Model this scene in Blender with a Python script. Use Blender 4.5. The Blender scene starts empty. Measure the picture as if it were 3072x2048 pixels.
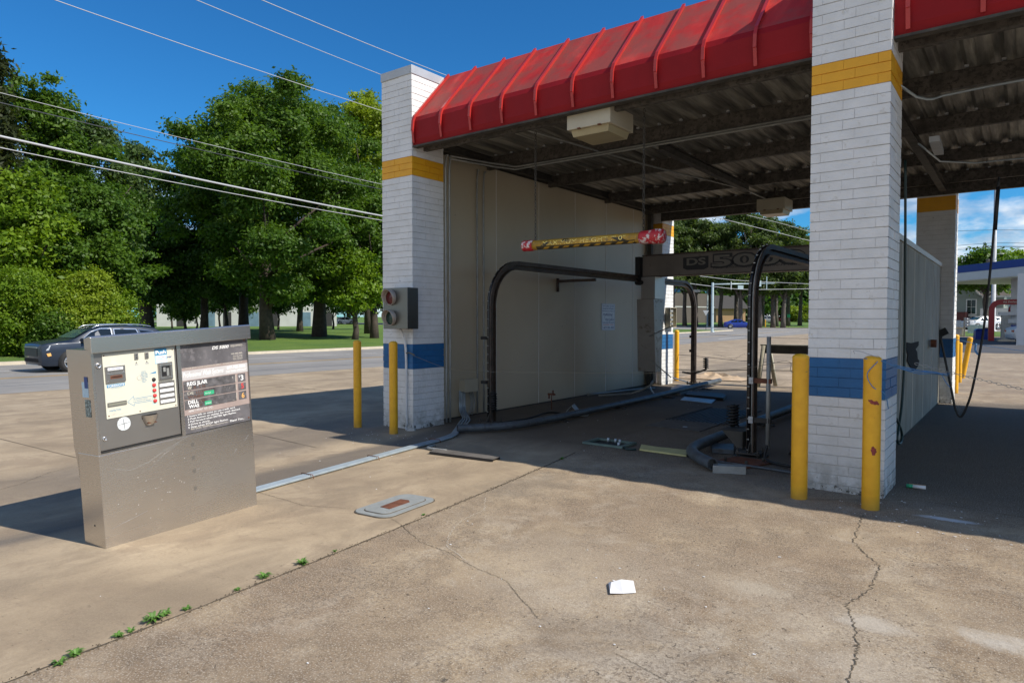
import bpy, bmesh, math, random
import numpy as np
from mathutils import Vector, Matrix
random.seed(7)
S = bpy.context.scene
R = math.radians
# ---------------------------------------------------------------- camera, world, sun, exposure
cam = bpy.data.objects.new('camera', bpy.data.cameras.new('camera'))
S.collection.objects.link(cam)
PITCH = math.atan(63/2020.); YAW = R(37.2)
cam.location = (0, 0, 1.5)
cam.rotation_euler = (R(90)-PITCH, 0, YAW)
cam.data.lens = 23.672; cam.data.sensor_width = 36
cam.data.clip_start = 0.05; cam.data.clip_end = 6000
S.camera = cam
SUN_TRAVEL = Vector((-1.12, -0.19, -1.0)).normalized()
W = bpy.data.worlds.new("World"); S.world = W; W.use_nodes = True
wn, wl = W.node_tree.nodes, W.node_tree.links
wn.clear()
wo = wn.new('ShaderNodeOutputWorld'); bg = wn.new('ShaderNodeBackground')
sky = wn.new('ShaderNodeTexSky'); sky.sky_type = 'NISHITA'; sky.sun_disc = False
sky.sun_elevation = math.asin(-SUN_TRAVEL.z); sky.sun_rotation = math.atan2(1.12, 0.19)
sky.air_density = 1.0; sky.dust_density = 0.25; sky.ozone_density = 3.0; sky.altitude = 100
hs = wn.new('ShaderNodeHueSaturation'); hs.inputs['Saturation'].default_value = 1.12; hs.inputs['Value'].default_value = 1.45
tc = wn.new('ShaderNodeTexCoord'); sx = wn.new('ShaderNodeSeparateXYZ')
wl.new(tc.outputs['Generated'], sx.inputs[0])
mp = wn.new('ShaderNodeMapping'); mp.inputs['Scale'].default_value = (1, 1, 2.6); mp.inputs['Location'].default_value = (.35, .2, 0)
wl.new(tc.outputs['Generated'], mp.inputs[0])
nz = wn.new('ShaderNodeTexNoise'); nz.inputs['Scale'].default_value = 6.5; nz.inputs['Detail'].default_value = 9; nz.inputs['Roughness'].default_value = .55
wl.new(mp.outputs[0], nz.inputs['Vector'])
def wramp(src, pts):
    r = wn.new('ShaderNodeValToRGB'); wl.new(src, r.inputs[0])
    e = r.color_ramp.elements
    while len(e) < len(pts): e.new(.5)
    for k, (p, c) in enumerate(pts): e[k].position = p; e[k].color = (c, c, c, 1)
    return r.outputs[0]
band = wramp(sx.outputs['Z'], [(0, 1), (.10, 1), (.17, .55), (.24, 0)])
dens = wramp(nz.outputs[0], [(.46, 0), (.58, 1)])
# unseen cloud bank added behind the viewer as neutral fill for shaded fronts
back = wn.new('ShaderNodeMapRange'); wl.new(sx.outputs['Y'], back.inputs[0]); back.inputs[1].default_value = -.15; back.inputs[2].default_value = -.5
bel = wramp(sx.outputs['Z'], [(0, 1), (.55, 1), (.8, 0)])
bm2 = wn.new('ShaderNodeMath'); bm2.operation = 'MULTIPLY'; wl.new(back.outputs[0], bm2.inputs[0]); wl.new(bel, bm2.inputs[1])
den2 = wramp(nz.outputs[0], [(.38, 0), (.50, 1)])
bm3 = wn.new('ShaderNodeMath'); bm3.operation = 'MULTIPLY'; wl.new(bm2.outputs[0], bm3.inputs[0]); wl.new(den2, bm3.inputs[1])
mf = wn.new('ShaderNodeMath'); mf.operation = 'MULTIPLY'; wl.new(band, mf.inputs[0]); wl.new(dens, mf.inputs[1])
mm = wn.new('ShaderNodeMath'); mm.operation = 'MAXIMUM'; wl.new(mf.outputs[0], mm.inputs[0]); wl.new(bm3.outputs[0], mm.inputs[1])
nz2 = wn.new('ShaderNodeTexNoise'); nz2.inputs['Scale'].default_value = 16; nz2.inputs['Detail'].default_value = 6
wl.new(mp.outputs[0], nz2.inputs['Vector'])
cr = wn.new('ShaderNodeValToRGB'); wl.new(nz2.outputs[0], cr.inputs[0])
cr.color_ramp.elements[0].position = .35; cr.color_ramp.elements[0].color = (3.0, 3.9, 5.2, 1)
cr.color_ramp.elements[1].position = .62; cr.color_ramp.elements[1].color = (8.8, 8.9, 9.0, 1)
mx = wn.new('ShaderNodeMixRGB')
wl.new(mm.outputs[0], mx.inputs[0]); wl.new(sky.outputs[0], hs.inputs['Color']); 
dp = wn.new('ShaderNodeMixRGB'); dp.blend_type = 'MULTIPLY'; dp.inputs[0].default_value = 1; dp.inputs[2].default_value = (.17, .52, .74, 1)
wl.new(hs.outputs[0], dp.inputs[1]); wl.new(dp.outputs[0], mx.inputs[1]); wl.new(cr.outputs[0], mx.inputs[2])
bg.inputs[1].default_value = 0.10
wl.new(mx.outputs[0], bg.inputs[0]); wl.new(bg.outputs[0], wo.inputs[0])
sun = bpy.data.objects.new('sun', bpy.data.lights.new('sun', 'SUN'))
sun.data.energy = 4.8; sun.data.angle = R(0.5); sun.data.color = (1, .93, .82)
sun.rotation_euler = SUN_TRAVEL.to_track_quat('-Z', 'Y').to_euler(); sun.location = (30, 5, 30)
S.collection.objects.link(sun)
S.view_settings.view_transform = 'Standard'; S.view_settings.look = 'None'
S.view_settings.exposure = 0.32; S.view_settings.gamma = 1.0; S.view_settings.use_curve_mapping = False
S.cycles.max_bounces = 8; S.cycles.diffuse_bounces = 4; S.cycles.transparent_max_bounces = 12

# ---------------------------------------------------------------- ground shape and placing
def ss(t): t = max(0, min(1, t)); return t*t*(3-2*t)
def gz(x, y):
    return -.22*ss((-12-x)/6) + .0058*max(0, math.hypot(x, y)-40) + .22*ss((-30-x)/30)
FWD = Vector((-math.sin(YAW)*math.cos(PITCH), math.cos(YAW)*math.cos(PITCH), -math.sin(PITCH)))
RT = Vector((math.cos(YAW), math.sin(YAW), 0)); UP = RT.cross(FWD)
O = Vector((0, 0, 1.5))
def ray(u, v): return FWD + RT*((u-1536)/2020.) + UP*((1024-v)/2020.)
def gp(u, v):                       # point of the ground seen at a place of the photograph
    d = ray(u, v); t = 1.5/-d.z if d.z < -1e-4 else 300
    for _ in range(30):
        p = O + d*t; t = t*.6 + .4*((gz(p.x, p.y)-1.5)/d.z)
    return O + d*t
def at(u, v, Z): return O + ray(u, v)*Z
def px_(u, v, x): d = ray(u, v); return O + d*(x/d.x)
def py_(u, v, y): d = ray(u, v); return O + d*(y/d.y)

# ---------------------------------------------------------------- materials
class NM:
    def __init__(s, name):
        m = bpy.data.materials.new(name); m.use_nodes = True; s.m = m
        s.n, s.l = m.node_tree.nodes, m.node_tree.links; s.b = s.n['Principled BSDF']
        s.tc = s.n.new('ShaderNodeTexCoord'); s.o = s.tc.outputs['Object']
    def map(s, sc=(1, 1, 1), rot=(0, 0, 0), loc=(0, 0, 0)):
        m = s.n.new('ShaderNodeMapping'); m.inputs['Scale'].default_value = sc; m.inputs['Rotation'].default_value = rot; m.inputs['Location'].default_value = loc
        s.l.new(s.o, m.inputs[0]); return m.outputs[0]
    def noise(s, scale, detail=5, rough=.55, vec=None, dist=0):
        n = s.n.new('ShaderNodeTexNoise'); n.inputs['Scale'].default_value = scale; n.inputs['Detail'].default_value = detail
        n.inputs['Roughness'].default_value = rough; n.inputs['Distortion'].default_value = dist
        s.l.new(vec if vec is not None else s.o, n.inputs['Vector']); return n.outputs[0]
    def ramp(s, src, *pts):
        r = s.n.new('ShaderNodeValToRGB'); s.l.new(src, r.inputs[0]); e = r.color_ramp.elements
        while len(e) < len(pts): e.new(.5)
        for k, (p, c) in enumerate(pts):
            e[k].position = p; e[k].color = (c, c, c, 1) if not isinstance(c, tuple) else (*c, 1)
        return r.outputs[0]
    def mix(s, f, a, b, mode='MIX'):
        m = s.n.new('ShaderNodeMixRGB'); m.blend_type = mode
        for i, v in ((0, f), (1, a), (2, b)):
            if isinstance(v, (int, float)): m.inputs[i].default_value = v if i == 0 else (v, v, v, 1)
            elif isinstance(v, tuple): m.inputs[i].default_value = (*v, 1)
            else: s.l.new(v, m.inputs[i])
        return m.outputs[0]
    def math(s, op, a, b=0.):
        m = s.n.new('ShaderNodeMath'); m.operation = op
        for i, v in ((0, a), (1, b)):
            if isinstance(v, (int, float)): m.inputs[i].default_value = v
            else: s.l.new(v, m.inputs[i])
        return m.outputs[0]
    def sep(s):
        x = s.n.new('ShaderNodeSeparateXYZ'); s.l.new(s.o, x.inputs[0]); return x.outputs
    def col(s, c):
        if isinstance(c, tuple): s.b.inputs['Base Color'].default_value = (*c, 1)
        else: s.l.new(c, s.b.inputs['Base Color'])
        return s
    def rough(s, r):
        if isinstance(r, (int, float)): s.b.inputs['Roughness'].default_value = r
        else: s.l.new(r, s.b.inputs['Roughness'])
        return s
    def metal(s, v): s.b.inputs['Metallic'].default_value = v; return s
    def bump(s, h, st=.3, d=.01):
        b = s.n.new('ShaderNodeBump'); b.inputs['Strength'].default_value = st; b.inputs['Distance'].default_value = d
        s.l.new(h, b.inputs['Height']); s.l.new(b.outputs[0], s.b.inputs['Normal']); return s

def paint(name, c, rough=.5, var=.12, sc=3., metal=0, bump=.05, bsc=40, dirt=None, dcut=.62):
    k = NM(name); n = k.noise(sc, 6)
    a = tuple(max(0, v*(1-var)) for v in c); b = tuple(min(1, v*(1+var)) for v in c)
    col = k.ramp(n, (.3, a), (.7, b))
    if dirt:
        col = k.mix(k.ramp(k.noise(sc*2.3, 8, .7), (dcut, 0), (dcut+.08, 1)), col, dirt)
    k.col(col).rough(rough).metal(metal)
    if bump: k.bump(k.noise(bsc, 4), bump, .01)
    return k.m

M = {}
k = NM('painted_white_brick')
c = k.ramp(k.noise(5, 6), (.3, (.66, .665, .66)), (.7, (.76, .765, .765)))
c = k.mix(k.ramp(k.noise(11, 8, .7), (.60, 0), (.70, .8)), c, (.52, .50, .45))
zz = k.sep()[2]; dn = k.noise(7, 8, .7)
lowd = k.math('MULTIPLY', k.ramp(zz, (0, 1), (.35, 0)), k.ramp(dn, (.40, 0), (.60, 1)))
c = k.mix(k.math('MULTIPLY', lowd, .75), c, (.20, .19, .15))
ch = k.math('MULTIPLY', k.ramp(zz, (0, 1), (.16, .0)), 1.); chp = k.ramp(k.math('ADD', k.noise(16, 6, .7), k.math('MULTIPLY', ch, .17)), (.70, 0), (.72, 1))
c = k.mix(chp, c, (.10, .095, .08))
k.col(c).rough(.6).bump(k.math('ADD', k.noise(28, 4), k.math('MULTIPLY', dn, .6)), .6, .01); M['white'] = k.m
M['yellow_band'] = paint('yellow_band_paint', (.76, .37, .010), .5, .06, 6, bump=.3, bsc=35)
M['blue_band'] = paint('blue_band_paint', (.012, .115, .30), .5, .1, 6, bump=.3, bsc=35)
M['mortar'] = paint('pale_mortar_joint', (.56, .56, .55), .9, .15, 8)  # mortar a little darker than the white bricks
M['cap'] = paint('metal_cap', (.42, .44, .46), .45, .1, 3, metal=.3, dirt=(.2, .19, .18))
k = NM('yellow_bollard_paint')
n = k.noise(9, 6)
sp = k.ramp(k.noise(26, 5, .7), (.70, 0), (.73, 1))
c = k.ramp(n, (.3, (.74, .36, .010)), (.7, (.86, .46, .016)))
z = k.sep()[2]
low = k.mix(k.math('MULTIPLY', k.ramp(z, (.0, 1), (.12, 0)), .5), c, (.25, .16, .05))
k.col(k.mix(sp, low, (.18, .11, .04))).rough(.42).bump(k.noise(60, 3), .08)
M['bollard'] = k.m
M['bollard_chip'] = paint('red_primer_chip', (.25, .035, .03), .6, .3, 30)
# red roofing: faded, streaked down the slope
k = NM('faded_red_sheet_metal')
v = k.map((2, .8, .8)); n1 = k.noise(1.6, 6, .6, v, .5)
c = k.ramp(n1, (.35, (.32, .018, .017)), (.55, (.45, .026, .022)), (.72, (.55, .065, .05)))
k.col(k.mix(k.ramp(k.noise(2.4, 7, .65), (.42, 0), (.58, .75)), c, (.22, .062, .050))).rough(.68).bump(k.noise(5, 3), .02)
k.b.inputs['Specular IOR Level'].default_value = .3
M['red'] = k.m
M['red_shaded'] = paint('red_fascia_shaded', (.25, .007, .010), .6, .12, 2); M['red_shaded'].node_tree.nodes['Principled BSDF'].inputs['Specular IOR Level'].default_value = .2  # fascia red darkened in colour to stand for shade on the upright face
M['seam'] = paint('red_seam_paint', (.42, .030, .026), .35, .08, 5)
M['panel'] = None
k = NM('white_wall_panel')
v = k.map((1, .6, .5)); n = k.noise(.9, 4, .5, v, .4)
c = k.ramp(n, (.25, (.44, .37, .26)), (.7, (.56, .49, .37)))
zz = k.sep()[2]
c = k.mix(k.math('MULTIPLY', k.ramp(zz, (0, 1), (.03, .0)), .5), c, (.2, .18, .15))
sp = k.ramp(k.noise(14, 2, .5), (.755, 0), (.77, 1))
k.col(k.mix(sp, c, (.08, .07, .06))).rough(.45).bump(k.noise(9, 4), .05)
M['panel'] = k.m
M['steel_dark'] = paint('grimy_steel', (.055, .050, .042), .8, .4, 7, metal=.0, bump=.2)
M['purlin'] = paint('weathered_purlin', (.10, .09, .078), .7, .45, 9, metal=.2, bump=.3, bsc=60, dirt=(.05, .045, .04), dcut=.5)
k = NM('galvanised_roof_deck')
v = k.map((4, .35, 1)); n = k.noise(2.2, 7, .6, v, .1)
k.col(k.ramp(n, (.32, (.06, .055, .048)), (.5, (.19, .18, .155)), (.66, (.40, .38, .32)))).rough(.55).metal(.2)
M['deck'] = k.m
# stainless steel
def stainless(name, c, r, axis=(1, 1, 60)):
    k = NM(name); v = k.map(axis); br = k.noise(2, 5, .6, v)
    bl = k.noise(1.1, 4, .5)
    k.col(k.mix(k.ramp(bl, (.35, 0), (.7, 1)), tuple(x*.92 for x in c), c)).metal(.95)
    k.rough(k.ramp(k.math('ADD', k.math('MULTIPLY', br, .35), k.math('MULTIPLY', bl, .65)), (.35, r-.06), (.65, r+.06)))
    k.bump(br, .006, .002); return k.m
M['ss'] = stainless('brushed_stainless', (.62, .60, .58), .27)
M['ss_dark'] = stainless('dull_stainless', (.40, .38, .36), .42)
M['galv'] = paint('galvanised_pipe', (.40, .47, .52), .4, .12, 9, metal=.45)
M['galv_dull'] = paint('dull_conduit', (.30, .31, .30), .5, .15, 9, metal=.3)
M['pvc'] = paint('grey_plastic_pipe', (.075, .088, .10), .5, .3, 5, dirt=(.06, .06, .06), dcut=.52)
M['black'] = paint('black_rubber', (.012, .012, .012), .55, .3, 10)
M['black_gloss'] = paint('black_gloss', (.01, .01, .012), .15, .2, 10, bump=0)
M['rust'] = paint('rust', (.14, .05, .025), .85, .4, 14, bump=.4)
M['beige'] = paint('beige_metal', (.46, .42, .32), .5, .06, 3, dirt=(.3, .24, .12), dcut=.7)
M['lens'] = paint('yellowed_lens', (.36, .30, .17), .35, .12, 4)
M['red_lens'] = paint('red_glass', (.09, .003, .006), .15, .3, 12, bump=.3, bsc=60)
M['green_lens'] = paint('green_glass', (.006, .035, .028), .15, .3, 12, bump=.3, bsc=60)
M['wood'] = paint('grey_wood', (.33, .31, .24), .8, .25, 6, bump=.2)
M['white_flat'] = paint('white_paper', (.80, .80, .80), .6, .03, 8)
M['ink'] = paint('black_ink', (.015, .015, .017), .5, 0, 3, bump=0)
M['navy_ink'] = paint('navy_ink', (.03, .07, .25), .5, 0, 3, bump=0)
M['blue_ink'] = paint('sky_blue_ink', (.05, .25, .45), .5, .1, 30, bump=0)
M['cream'] = paint('cream_panel', (.63, .62, .52), .4, .04, 5, dirt=(.6, .5, .3), dcut=.72)
M['button_red'] = paint('red_button', (.65, .05, .05), .35, .1, 9, bump=0)
M['sign_dark'] = paint('charcoal_sign', (.115, .110, .118), .25, .3, 5, bump=0, dirt=(.16, .15, .16), dcut=.52)
M['sign_pale'] = paint('faded_pink_sign', (.34, .27, .25), .3, .12, 4, bump=0, dirt=(.5, .48, .48), dcut=.6)
M['sign_scratch'] = paint('scratched_black_strip', (.105, .10, .105), .3, .5, 22, bump=0, dirt=(.4, .38, .35), dcut=.6)
M['tan_ink'] = paint('faded_tan_ink', (.62, .58, .50), .5, .15, 30, bump=0)
M['orange_ink'] = paint('orange_ink', (.75, .40, .12), .5, .1, 9, bump=0)
M['green_ink'] = paint('green_ink', (.04, .40, .20), .5, .2, 9, bump=0)
M['pale_blue'] = paint('pale_blue_label', (.45, .62, .75), .45, .15, 30, bump=0)
k = NM('chipped_red_and_white_paint')
k.col(k.mix(k.ramp(k.noise(13, 8, .65), (.54, 0), (.60, 1)), (.48, .02, .03), (.68, .62, .60))).rough(.5).bump(k.noise(30), .3)
M['chip'] = k.m
M['bar_yellow'] = paint('worn_yellow_band', (.50, .29, .03), .5, .15, 8, dirt=(.28, .19, .06), dcut=.52)
M['twine'] = paint('blue_twine', (.07, .20, .42), .7, .2, 30, bump=0)
M['hose'] = paint('dark_green_hose', (.012, .035, .035), .4, .2, 9, bump=0)
M['wire'] = paint('pale_wire', (.42, .43, .45), .5, .05, 5, bump=0)
M['wire_dark'] = paint('dark_wire', (.05, .055, .07), .6, .05, 5, bump=0)
M['glass_dark'] = paint('tinted_glass', (.012, .016, .022), .05, .2, 3, bump=0)
M['glass_green'] = paint('windscreen', (.05, .10, .10), .05, .2, 3, bump=0)
M['chrome'] = paint('chrome', (.75, .76, .78), .15, .05, 3, metal=.9, bump=0)
M['tyre'] = paint('tyre', (.016, .016, .017), .8, .1, 9)
M['trunk'] = paint('bark', (.055, .042, .032), .9, .35, 4, bump=.6, bsc=14)
M['pine_trunk'] = paint('pine_bark', (.10, .085, .075), .9, .35, 3, bump=.6, bsc=10)
M['pole_teal'] = paint('galvanised_pole', (.36, .45, .48), .4, .06, 2, metal=.3)
def carpaint(name, c): 
    k = NM(name); k.col(c).rough(.35).metal(.15); k.b.inputs['Coat Weight'].default_value = .3; k.b.inputs['Coat Roughness'].default_value = .05; return k.m

# ---------------------------------------------------------------- mesh building
COL = S.collection
MW = {}
def ob(name, data, parent=None):
    o = bpy.data.objects.new(name, data); COL.objects.link(o)
    if parent is not None: o.parent = parent; MW[o.name] = MW[parent.name].copy()
    else: MW[o.name] = Matrix.Identity(4)
    return o
def tag(o, label=None, cat=None, group=None, kind=None):
    if label: o['label'] = label
    if cat: o['category'] = cat
    if group: o['group'] = group
    if kind: o['kind'] = kind
    return o
def thing(name, label, cat, loc=(0, 0, 0), rot=(0, 0, 0), group=None):
    o = bpy.data.objects.new(name, None); COL.objects.link(o); o.empty_display_size = .2
    o.location = loc; o.rotation_euler = rot
    from mathutils import Euler
    MW[o.name] = Matrix.Translation(loc) @ Euler(rot).to_matrix().to_4x4()
    return tag(o, label, cat, group)
class MB:
    def __init__(s): s.v = []; s.f = []; s.mi = []; s.sm = []
    def add(s, vs, fs, mi=0, smooth=False):
        b = len(s.v); s.v += [tuple(p) for p in vs]
        for f in fs: s.f.append([b+i for i in f]); s.mi.append(mi); s.sm.append(smooth)
        return s
    def box(s, lo, hi, mi=0, mat=None):
        x0, y0, z0 = lo; x1, y1, z1 = hi
        vs = [Vector(p) for p in ((x0,y0,z0),(x1,y0,z0),(x1,y1,z0),(x0,y1,z0),(x0,y0,z1),(x1,y0,z1),(x1,y1,z1),(x0,y1,z1))]
        if mat: vs = [mat @ p for p in vs]
        return s.add(vs, [(3,2,1,0),(4,5,6,7),(0,1,5,4),(1,2,6,5),(2,3,7,6),(3,0,4,7)], mi)
    def bbox(s, c, size, rot=(0,0,0), mi=0):
        from mathutils import Euler
        m = Matrix.Translation(c) @ Euler(rot).to_matrix().to_4x4()
        h = [d/2 for d in size]; return s.box([-a for a in h], h, mi, m)
    def tube(s, path, r, n=10, mi=0, cap=True, smooth=True, flat=None):
        P = [Vector(p) for p in path]; rings = []; 
        rr = r if isinstance(r, (list, tuple)) else [r]*len(P)
        T = [(P[min(i+1, len(P)-1)]-P[max(i-1, 0)]).normalized() for i in range(len(P))]
        ref = Vector((0, 0, 1)) if abs(T[0].z) < .9 else Vector((1, 0, 0))
        N = (ref - T[0]*ref.dot(T[0])).normalized(); vs = []
        for i, p in enumerate(P):
            N = (N - T[i]*N.dot(T[i])).normalized(); B = T[i].cross(N)
            for j in range(n):
                a = 2*math.pi*(j+.5)/n
                vs.append(p + (N*math.cos(a) + B*math.sin(a))*rr[i])
        fs = [(i*n+j, i*n+(j+1) % n, (i+1)*n+(j+1) % n, (i+1)*n+j) for i in range(len(P)-1) for j in range(n)]
        s.add(vs, fs, mi, smooth)
        if cap:
            b = len(s.v)-len(vs)
            s.f.append([b+j for j in range(n-1, -1, -1)]); s.f.append([b+(len(P)-1)*n+j for j in range(n)])
            s.mi += [mi, mi]; s.sm += [False, False]
        return s
    def cyl(s, a, b, r, n=16, mi=0): return s.tube([a, b], r, n, mi)
    def poly(s, pts, thick, mi=0):       # planar polygon thickened by a vector
        n = len(pts); t = Vector(thick); P = [Vector(p) for p in pts]
        fs = [list(range(n-1, -1, -1)), list(range(n, 2*n))] + [(i, (i+1) % n, n+(i+1) % n, n+i) for i in range(n)]
        return s.add(P+[p+t for p in P], fs, mi)
    def lathe(s, c, ax, prof, n=20, mi=0, smooth=True):   # prof: (radius, along)
        ax = Vector(ax).normalized(); r = Vector((0, 0, 1)) if abs(ax.z) < .9 else Vector((1, 0, 0))
        N = (r-ax*r.dot(ax)).normalized(); B = ax.cross(N); c = Vector(c); vs = []
        for rad, h in prof:
            for j in range(n): a = 2*math.pi*j/n; vs.append(c+ax*h+(N*math.cos(a)+B*math.sin(a))*rad)
        fs = [(i*n+j, i*n+(j+1) % n, (i+1)*n+(j+1) % n, (i+1)*n+j) for i in range(len(prof)-1) for j in range(n)]
        return s.add(vs, fs, mi, smooth)
    def build(s, name, mats, parent=None, local=False, bevel=0, kind=None):
        me = bpy.data.meshes.new(name)
        if not isinstance(mats, (list, tuple)): mats = [mats]
        vs = s.v
        if parent is not None and not local:
            inv = MW[parent.name].inverted(); vs = [tuple(inv @ Vector(p)) for p in vs]
        me.from_pydata(vs, [], s.f)
        for m in mats: me.materials.append(m)
        me.polygons.foreach_set('material_index', s.mi); me.polygons.foreach_set('use_smooth', s.sm)
        bm = bmesh.new(); bm.from_mesh(me); bmesh.ops.recalc_face_normals(bm, faces=bm.faces); 
        if bevel:
            bm.free(); 
        else: bm.to_mesh(me); bm.free()
        me.update()
        o = ob(name, me, parent)
        if bevel:
            md = o.modifiers.new('bevel', 'BEVEL'); md.width = bevel; md.segments = 2; md.limit_method = 'ANGLE'
        if kind: o['kind'] = kind
        return o

_tc = {}
def text(name, s, x0, z0, w, h, mat, parent, org, xa, za, shear=0., proud=.001, thick=.0006, bold=0):
    """flat lettering fitted to width w (0 = natural) and capital height h; baseline start org + xa*x0 + za*z0"""
    cu = bpy.data.curves.new('t', 'FONT'); cu.body = s; cu.shear = shear; cu.extrude = 0; cu.offset = bold; cu.resolution_u = 3
    o = bpy.data.objects.new('t', cu); COL.objects.link(o)
    dg = bpy.context.evaluated_depsgraph_get(); me = bpy.data.meshes.new_from_object(o.evaluated_get(dg))
    bpy.data.objects.remove(o); bpy.data.curves.remove(cu)
    xs = [v.co.x for v in me.vertices]
    if not xs: return None
    a, b = min(xs), max(xs); sc = h/.70; sw = w/(b-a) if w else sc
    xa = Vector(xa).normalized(); za = Vector(za).normalized(); nn = xa.cross(za)
    inv = MW[parent.name].inverted() if parent is not None else Matrix.Identity(4)
    for v in me.vertices:
        v.co = inv @ (Vector(org) + xa*(x0+(v.co.x-a)*sw) + za*(z0+v.co.y*sc) + nn*proud)
    me.materials.append(mat); me.name = name
    return ob(name, me, parent)
def grid_sheet(name, xs, ys, zoff, mat, kind='structure', f=gz, clip=None):
    mb = MB(); nx, ny = len(xs), len(ys)
    vs = [(x, y, f(x, y)+zoff) for y in ys for x in xs]
    mb.add(vs, [(j*nx+i, j*nx+i+1, (j+1)*nx+i+1, (j+1)*nx+i) for j in range(ny-1) for i in range(nx-1)], 0, True)
    return mb.build(name, mat, kind=kind)
def ribbon(name, pts, w, zoff, mat, kind=None, jit=0, sub=1, parent=None, th=0):
    """a strip of width w draped on the ground along pts"""
    P = []
    for a, b in zip(pts[:-1], pts[1:]):
        for k in range(sub): t = k/sub; P.append(Vector((a[0]*(1-t)+b[0]*t, a[1]*(1-t)+b[1]*t, 0)))
    P.append(Vector((*pts[-1][:2], 0))); mb = MB(); vs = []
    for i, p in enumerate(P):
        T = (P[min(i+1, len(P)-1)]-P[max(i-1, 0)]).normalized(); N = Vector((-T.y, T.x, 0))
        q = p + N*random.uniform(-jit, jit) + T*0; ww = w*(random.uniform(.4, 1.3) if jit else 1)/2
        for sgn in (1, -1):
            c = q+N*ww*sgn; vs.append((c.x, c.y, gz(c.x, c.y)+zoff))
    mb.add(vs, [(2*i, 2*i+1, 2*i+3, 2*i+2) for i in range(len(P)-1)])
    return mb.build(name, mat, parent, kind=kind)
def bez(pts, n=8):                  # Catmull-Rom through the points
    P = [Vector(p) for p in pts]; P = [P[0]*2-P[1]]+P+[P[-1]*2-P[-2]]; out = []
    for i in range(1, len(P)-2):
        for k in range(n):
            t = k/n; a, b, c, d = P[i-1:i+3]
            out.append(.5*((2*b)+(c-a)*t+(2*a-5*b+4*c-d)*t*t+(3*b-a-3*c+d)*t**3))
    out.append(P[-2]); return out

# ================================================================ THE SETTING
XN = (gp(0, 1182.7).x + gp(1150, 1099).x)/2; XF = (gp(0, 1094).x+gp(1150, 1047).x)/2
XY = (gp(0, 1138).x+gp(1150, 1070).x)/2; XW = (gp(0, 1113.6).x+gp(1150, 1057).x)/2
CS0, CS1 = 90, 117
XS = sorted(set([-1500, -700, -400, -250, -200, -160, -130, -100, -80, -70, -60, -55, -50, -45, -40, -36, -33, -31, -30, XF-.35, XF, XF+.3, XW-.07, XW+.07, XY-.28, XY-.16, XY+.0, XY+.12, XN-.3, XN, -18, -17, -16, -15, -14, -13, -12, -11, -9, -8, -6, -4, -2, 0, 2, 4, 8, 12, 16, 20, 30, 40, 60, 80, 120, 200, 400, 800, 1500]))
YS = sorted(set([-1500, -400, -100, -40, -20, -10, -6, -4, -2, 0, 2, 4, 6, 8, 10, 12, 14, 16, 18, 20, 24, 28, 32, 36, 38, 40, 44, 48, 52, 56, 60, 62, 66, 67, 68, 72, 76, 80, 84, 88, CS0, CS0+.4, 94, 98, 102, 103.4, 103.55, 106, 110, 114, CS1, CS1+.5, 120, 124, 128, 134, 140, 150, 160, 170, 180, 190, 200, 215, 230, 250, 280, 320, 400, 600, 900, 1500, 2600]))
def rng(a, lo, hi): return [v for v in a if lo-1e-6 <= v <= hi+1e-6]
# concrete
k = NM('old_tan_concrete')
x, y, z = k.sep()
yc = k.math('MINIMUM', k.math('MAXIMUM', y, -6), 7)
s_ = k.math('ADD', x, k.math('ADD', k.math('MULTIPLY', yc, .0694), k.math('MULTIPLY', k.math('MULTIPLY', yc, yc), .007416))); s_ = k.math('ADD', s_, 3.261)      # 0 on the slab joint
def mr(src, a, b, c0=0, c1=1):
    m = k.n.new('ShaderNodeMapRange'); k.l.new(src, m.inputs[0])
    for i, v in enumerate((a, b, c0, c1)): m.inputs[i+1].default_value = v
    return m.outputs[0]
n_big = k.noise(.7, 8, .6, None, .5); n_mid = k.noise(3.2, 9, .65); n_fine = k.noise(42, 6, .8); n_spk = k.noise(110, 3, .6)
left = k.ramp(n_big, (.32, (.25, .19, .125)), (.5, (.38, .295, .195)), (.68, (.455, .36, .245)))
vst = k.map((3.2, .8, 1), (0, 0, R(7))); n_str = k.noise(1.3, 8, .65, vst, .4)
left = k.mix(k.ramp(n_str, (.50, 0), (.70, .38)), left, (.22, .165, .11))
left = k.mix(k.ramp(k.noise(1.9, 9, .7, None, .8), (.50, 0), (.60, .6)), left, (.26, .195, .13))
rgt = k.ramp(n_mid, (.34, (.235, .170, .105)), (.5, (.37, .280, .178)), (.66, (.46, .362, .242)))
rgt = k.mix(k.ramp(n_big, (.44, 0), (.58, .65)), rgt, (.235, .165, .105))
rgt = k.mix(k.ramp(k.noise(2.1, 7, .7, None, 1.2), (.52, 0), (.62, .45)), rgt, (.46, .39, .30))
rgt = k.mix(k.ramp(k.noise(5.5, 9, .75, None, .6), (.52, 0), (.62, .55)), rgt, (.18, .135, .09))
nearR = k.math('MULTIPLY', mr(y, 4.4, 2.6), mr(x, -2.3, -1.2))
rgt = k.mix(k.math('MULTIPLY', nearR, k.ramp(k.noise(1.6, 8, .7, None, .5), (.42, 0), (.54, .85))), rgt, (.48, .42, .34))
rgt = k.mix(k.ramp(k.noise(.55, 9, .75, None, 1.5), (.47, 0), (.58, .35)), rgt, (.225, .168, .11))
left = k.mix(k.ramp(k.noise(.8, 9, .7, k.map((1.6, .6, 1)), 1.0), (.49, 0), (.60, .5)), left, (.22, .17, .115))
side = k.ramp(s_, (.0, 0), (.004, 1))
c = k.mix(side, left, rgt)
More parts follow.
